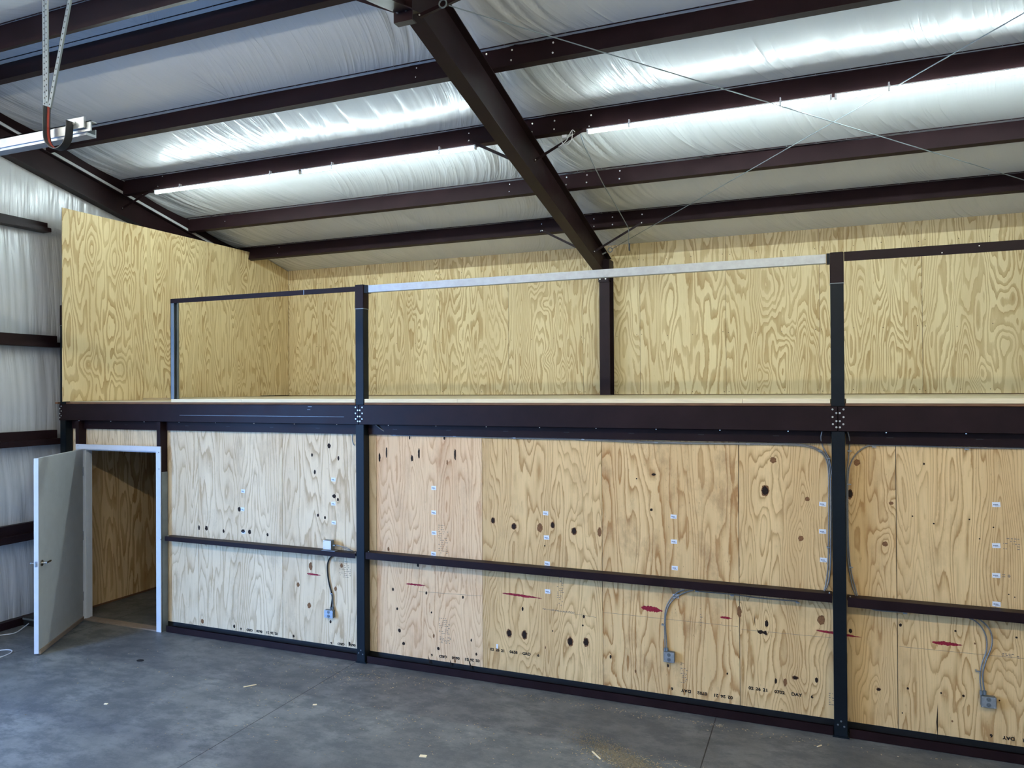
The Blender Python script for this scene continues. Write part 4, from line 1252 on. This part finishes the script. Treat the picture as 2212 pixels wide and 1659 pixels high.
# ------------------------------------------------------------------ overhead door track
t = thing('overhead_door_track', 'bright galvanised overhead door track hanging at the upper left with a black stop strap', 'door track', (-4.7, -3.2, 4.5))
r_ = [(-3.235, 4.492), (-3.235, 4.562), (-3.229, 4.562), (-3.229, 4.510), (-3.17, 4.510), (-3.17, 4.545), (-3.164, 4.545), (-3.164, 4.492)]
make('rail', MB().prism([(-9.0, y, z) for y, z in r_], [(-4.33, y, z) for y, z in r_]), M['galv'], t)
make('rail_angle', MB().box(-9.0, -4.28, -3.245, -3.236, 4.51, 4.575).box(-9.0, -4.28, -3.245, -3.2, 4.568, 4.575), M['galv'], t)
make('end_plate', MB().box(-4.475, -4.32, -3.262, -3.250, 4.53, 4.60), M['galv'], t)
for xx in (-4.44, -4.40):
    make('bolt', MB().cyl((xx, -3.262, 4.566), (xx, -3.27, 4.566), .011, 8), M['bolt'], t)


def perforated(a, b_, w, lab=None):
    a = Vector(a); b_ = Vector(b_); d = b_ - a; L = d.length; dn = d.normalized()
    sx = Vector((w, 0, 0)); sy = Vector((0, .0, 0))
    mb = MB().obox(a, d, Vector((w, .0, 0)), Vector((0, .003, 0))).obox(a, d, Vector((.003, 0, 0)), Vector((0, w, 0)))
    o = make('hanger', mb, M['galvdull'], t)
    hs = MB(); n = int(L / .038)
    for i in range(n):
        c = a + dn * (.02 + i * .038) + Vector((w * .55, -.0006, 0))
        hs.cyl(c, c + Vector((0, -.0006, 0)), .0055, 6)
    h = make('hole_row', hs, M['rubber_and_shade'], o); h['kind'] = 'stuff'
    return o


perforated((-4.715, -3.25, 4.57), (-4.725, -3.25, roofz(-3.25) - .02), .034)
perforated((-4.675, -3.262, 4.57), (-4.685, -3.262, roofz(-3.26) - .02), .028)
perforated((-4.645, -3.27, 4.70), (-4.28, -3.27, roofz(-3.27) - .02), .030)
# J-shaped strap
path = [(-4.628, 4.70), (-4.632, 4.60), (-4.628, 4.50), (-4.605, 4.45), (-4.56, 4.415), (-4.505, 4.405), (-4.455, 4.425), (-4.425, 4.465), (-4.415, 4.52), (-4.412, 4.575)]
pts = smooth_path([Vector((x, 0, z)) for x, z in path], 5)


def band(pts, y0, y1, th, off=0):
    mb = MB(); n = len(mb.v); K_ = len(pts)
    for i, p in enumerate(pts):
        dd = (pts[min(i + 1, K_ - 1)] - pts[max(i - 1, 0)]).normalized(); nn = Vector((-dd.z, 0, dd.x))
        for yy, o_ in ((y0, off), (y1, off), (y1, off + th), (y0, off + th)):
            q = p + nn * o_; mb.v.append((q.x, yy, q.z))
    for i in range(K_ - 1):
        for j in range(4):
            a = i * 4 + j; b_ = i * 4 + (j + 1) % 4
            mb.f.append((a, b_, b_ + 4, a + 4))
    mb.f.append((0, 1, 2, 3)); mb.f.append(tuple((K_ - 1) * 4 + j for j in (3, 2, 1, 0)))
    return mb


st = make('stop_strap', band(pts, -3.312, -3.262, .006), M['rubber_and_shade'], t); st['label'] = 'black J-shaped stop strap with a red edge'
make('red_stripe', band(pts[:26], -3.286, -3.272, .003, .006), M['red'], st)

# ------------------------------------------------------------------ electrical
def sqbox(u0, v0, u1, v1, label, yfront, depth, name='outlet_box', outlet=True, mat='box'):
    a = onY(u0, v0, yfront); b_ = onY(u1, v1, yfront)
    x0, x1, z0, z1 = a.x, b_.x, b_.z, a.z
    t = thing(name, label, 'electrical box', ((x0 + x1) / 2, yfront + depth, z0), 'square metal electrical boxes')
    make('box_body', MB().box(x0 + .002, x1 - .002, yfront + .004, yfront + depth, z0 + .002, z1 - .002), M['galvdull'], t, bevel=.004)
    c = make('cover', MB().box(x0, x1, yfront, yfront + .004, z0, z1), M[mat], t, bevel=.0035)
    cx, cz = (x0 + x1) / 2, (z0 + z1) / 2; w = (x1 - x0)
    if outlet:
        for dz in (.021, -.021):
            rc = make('receptacle', MB().cyl((cx, yfront, cz + dz), (cx, yfront - .003, cz + dz), .0165, 16), M['galvdull'], c)
            make('slots', MB().box(cx - .008, cx - .0055, yfront - .0038, yfront - .003, cz + dz - .002, cz + dz + .006).box(cx + .0055, cx + .008, yfront - .0038, yfront - .003, cz + dz - .002, cz + dz + .006)
                 .cyl((cx, yfront - .003, cz + dz - .007), (cx, yfront - .0038, cz + dz - .007), .0028, 8), M['ink'], rc)
    for sx, sz in ((-1, -1), (1, -1), (-1, 1), (1, 1)):
        bolt((cx + sx * w * .38, yfront, cz + sz * w * .36), (0, -1, 0), c, .0055, name='screw', h=.002)
    return t, (x0, x1, z0, z1)


b1, e1 = sqbox(700, 1317, 719, 1336.5, 'metal outlet box on the wall left of the middle post, fed by a black-looking cable', .062, .047)
b2, e2 = sqbox(1433, 1407, 1457, 1433, 'metal outlet box below the arching cables in the middle bay', .062, .047)
b3, e3 = sqbox(2119, 1503, 2153, 1532, 'metal outlet box below the S-curved cables at the right', .062, .047)
b4, e4 = sqbox(697.5, 1166.5, 715, 1188, 'white junction box standing on the girt left of the middle post', .010, .06, 'junction_box', False, 'white')


def clamp(p, parent, w=.03):
    make('strap_clip', MB().box(p.x - w / 2, p.x + w / 2, p.y - .014, p.y - .010, p.z - .005, p.z + .005).box(p.x - w / 2, p.x - w / 2 + .010, p.y - .012, YPLY, p.z - .006, p.z + .006)
         .cyl((p.x + w * .3, p.y - .015, p.z), (p.x + w * .3, p.y - .010, p.z), .005, 6), M['galv'], parent)


def cable(pts, label, r=.0052, clips=(), y=YPLY - .014, mat='cable'):
    P_ = [onY(p[0], p[1], p[2] if len(p) > 2 else y) for p in pts]
    t = thing('armored_cable', label, 'cable', P_[0], 'metal-clad cables on the lower wall')
    make('sheath', MB().tube(smooth_path(P_, 10), r, 8), M[mat], t, smooth=True)
    for c in clips:
        q = onY(c[0], c[1], y); clamp(q, t)
    return t


cable([(775, 918, .07), (770, 922, .09), (764, 930), (761, 945), (763, 958), (766, 962)], 'short cable loop peeking out left of the middle post under the beam', mat='galvdull')
cable([(806, 913, .05), (822, 926, .07), (838, 935), (852, 938), (900, 939.5), (983, 941), (1100, 944), (1113, 945), (1260, 948), (1418, 954.5), (1500, 957), (1615, 957.5), (1700, 958.5), (1742, 961.5), (1768, 970), (1785, 985), (1792, 1010), (1795, 1060),
       (1795, 1150), (1794, 1220), (1789, 1260), (1776, 1285, .08)],
      'long metal-clad cable along the header, bending down beside the right post', clips=[(853, 939), (983, 942), (1112, 946), (1260, 949), (1418, 956), (1616, 959), (1772, 974), (1790, 1182)])
cable([(808, 913, .06), (826, 929, .075), (842, 937.5), (860, 940.5), (980, 943), (1110, 947), (1260, 950.5), (1418, 957), (1615, 959.5), (1700, 961), (1745, 965), (1770, 975), (1783, 990), (1789, 1012), (1790.5, 1060), (1790, 1150), (1789, 1215), (1785, 1255), (1779, 1283, .08)],
      'lower of the two long metal-clad cables along the header')
cable([(1776, 932, .05), (1773.5, 945, .06), (1776, 960), (1783, 975), (1791, 990), (1795, 1010), (1798, 1030)], 'short cable dropping from the beam to the left side of the right post', clips=[(1790, 990)])
cable([(1831, 932, .05), (1834.5, 946, .06), (1835, 960), (1833, 985), (1830, 1020), (1829, 1060), (1829, 1100), (1830, 1180), (1834, 1230), (1841, 1265), (1851, 1294, .08)],
      'metal-clad cable down the right side of the right post from the beam', clips=[(1835, 974), (1834, 1046), (1838, 1225)])
cable([(2290, 972), (2212, 968.5), (2088, 967), (1960, 962.5), (1888, 962), (1868, 966), (1850, 980), (1838, 1000), (1832, 1030), (1831.5, 1100), (1833, 1180), (1838, 1230), (1846, 1265), (1854, 1294, .08)],
      'metal-clad cable curving from the right header down beside the right post', clips=[(1888, 965), (2088, 970)])
cable([(1479, 1274, .085), (1463, 1280), (1448, 1295), (1438, 1316), (1435.5, 1345), (1436, 1375), (1437, 1401)], 'outer of two cables arching down to the outlet box in the middle bay', clips=[(1433, 1349)])
cable([(1498, 1275, .085), (1480, 1280), (1458, 1292), (1444, 1310), (1437.5, 1335), (1438, 1360), (1440, 1385), (1440.5, 1401)], 'inner of two cables arching down to the outlet box in the middle bay')
cable([(1504, 1276, .095), (1520, 1278.5), (1582, 1284), (1640, 1292, .10), (1700, 1297, .10), (1723, 1299)], 'cable sagging just below the long girt towards the right post', clips=[(1506, 1277), (1582, 1286), (1723, 1301)])
cable([(1878, 1313, .09), (1892, 1318), (1925, 1321), (1955, 1322), (1965, 1320, .09)], 'short cable loop under the girt right of the right post', clips=[(1955, 1324)])
cable([(2094, 1336, .09), (2106, 1341), (2122, 1357), (2131, 1380), (2131, 1405), (2122, 1432), (2117.5, 1455), (2117.5, 1475), (2120, 1492)], 'left of two S-curved cables at the right, ending at the outlet box', clips=[(2112, 1449)])
cable([(2114, 1337, .09), (2126, 1346), (2139, 1362), (2143.5, 1382), (2141, 1400), (2131, 1425), (2124, 1450), (2123.5, 1470), (2126.5, 1492)], 'right of two S-curved cables at the right, ending at the outlet box')
cable([(717, 1201, .09), (711, 1208), (707.5, 1220), (707.5, 1235), (710, 1255), (716, 1280), (718, 1290), (717, 1300), (715, 1314)], 'dark cable curving from the girt down to the left outlet box', r=.008, clips=[(717, 1282)], mat='rubber_and_shade')
cable([(718.5, 1284), (719, 1296), (719.5, 1314)], 'short second cable entering the left outlet box', r=.005, mat='galvdull')
cable([(720, 1178, .05), (732, 1179, .055), (745, 1182, .06), (755, 1186, .07), (760, 1191, .08)], 'grey cable from the junction box to the middle post', r=.005)
cable([(720, 1175, .055), (734, 1179, .06), (742, 1183, .065), (752, 1187, .075), (763, 1189, .08)], 'second grey cable crossing the first beside the junction box', r=.004)
for bx, ex_ in ((b2, (1437, 1441)), (b3, (2120, 2127)), (b1, (715, 719))):
    yq = {b2: 1404, b3: 1497, b1: 1315}[bx]
    for u in ex_:
        p = onY(u, yq, YPLY - .02); make('connector', MB().cyl(p + Vector((0, 0, -.012)), p + Vector((0, 0, .018)), .012, 10), M['galvdull'], bx)
make('mounting_foot', MB().box(e4[0] - .02, e4[1] + .045, .01, .07, 1.1335, 1.1365), M['galv'], b4)
make('cable_connector', MB().cyl((e4[1], .04, 1.19), (e4[1] + .03, .04, 1.19), .010, 8), M['galv'], b4)

# ------------------------------------------------------------------ small things on the floor
def flake(c, L, w, ang, h=.004):
    d = Vector((math.cos(ang), math.sin(ang), 0)); s_ = Vector((-d.y, d.x, 0))
    return (c - d * L / 2 - s_ * w / 2, d * L, s_ * w, Vector((0, 0, h)))


mb = MB()
zones = [(-4.3, -.35, .9, .22, 160), (-2.5, -.12, 3.5, .06, 200), (-1.35, -1.0, .45, .16, 420), (-3.2, -1.1, 1.4, .4, 160), (-5.0, -1.0, 1.2, .6, 110), (-1.0, -.1, 2.5, .06, 120), (-6.8, -1.0, 1.0, .6, 26), (-4.5, -1.9, 1.8, .5, 60)]
for (cx, cy, sx, sy, n) in zones:
    for i in range(n):
        x = cx + random.gauss(0, sx * .5); yv = cy - abs(random.gauss(0, sy)) if sy < .1 else cy + random.gauss(0, sy * .5)
        if yv > .0 or x > 3.3:
            continue
        L = random.uniform(.003, .016) * (1 if random.random() < .93 else 2.0)
        mb.obox(*flake(Vector((x, yv, 0.0)), L, random.uniform(.002, .005), random.uniform(0, 6.28), random.uniform(.001, .004)))
o = make('wood_shavings', mb, M['chip']); tag(o, 'scattered pale wood shavings on the concrete near the lower wall', 'wood shavings'); o['kind'] = 'stuff'
mb = MB()
for i in range(4200):
    a = random.gauss(0, 1); x = -1.36 + a * .22 + random.gauss(0, .05); yv = -1.02 - a * .13 + random.gauss(0, .07)
    mb.obox(*flake(Vector((x, yv, 0.0)), random.uniform(.002, .009), random.uniform(.002, .005), random.uniform(0, 6.28), random.uniform(.001, .006)))
o = make('sawdust_pile', mb, M['dust']); tag(o, 'low smear of sawdust beside the floor joint at the bottom centre', 'sawdust'); o['kind'] = 'stuff'
for (u, v, L, w, an, lab) in ((540, 1482, .12, .012, .9, 'long pale splinter on the floor left of the middle post'), (914, 1634, .055, .03, .2, 'square tan wood chip on the floor at the bottom'),
                              (680, 1523, .035, .02, .5, 'small pale wood chip on the floor left of the joint line'), (229, 1521, .03, .02, .3, 'small white crumb on the floor at the lower left'),
                              (1288, 1632, .13, .012, -.8, 'pale splinter lying by the sawdust'), (1770, 1612, .05, .008, .9, 'thin pale sliver on the floor below the right post')):
    p = onZ(u, v, 0.0)
    o = make('wood_chip', MB().obox(*flake(Vector((p.x, p.y, 0)), L, w, an, .006)), M['lumber']); tag(o, lab, 'wood chip')
mb = MB(); p = onZ(303, 1427, 0)
ring = [(p.x + math.cos(q / 12 * 6.283) * .042, p.y + math.sin(q / 12 * 6.283) * .032) for q in range(12)]
o = make('dark_spot', mb.prism([(x, y, 0) for x, y in ring], [(x, y, .003) for x, y in ring]), M['dirt']); tag(o, 'small black disc lying on the floor in front of the open door', 'debris')
# cord and little box by the left wall
wire('pale_cord', [onZ(-30, 1375, .01), onZ(10, 1371, .01), onZ(35, 1366, .01), onZ(58, 1350, .03), onZ(76, 1335, .05), onZ(95, 1322, .06)], .006, M['white'], 'thin pale cord on the floor behind the open door leaf', 'cord')
pc_ = onZ(-12, 1415, .006)
wire('cord_loop', [pc_ + Vector((math.cos(q / 10 * 6.283) * .13, math.sin(q / 10 * 6.283) * .17, 0)) for q in range(11)], .006, M['white'], 'loop of pale cord at the left edge of the floor', 'cord')
t = thing('power_strip', 'dark low box with pale strips on the floor behind the door leaf', 'box', (-8.9, -.3, 0))
make('case', MB().box(-9.0, -8.72, -.42, -.24, 0, .10), M['rubber_and_shade'], t, bevel=.004)
make('strip', MB().box(-9.0, -8.72, -.43, -.42, .075, .095), M['galvdull'], t)
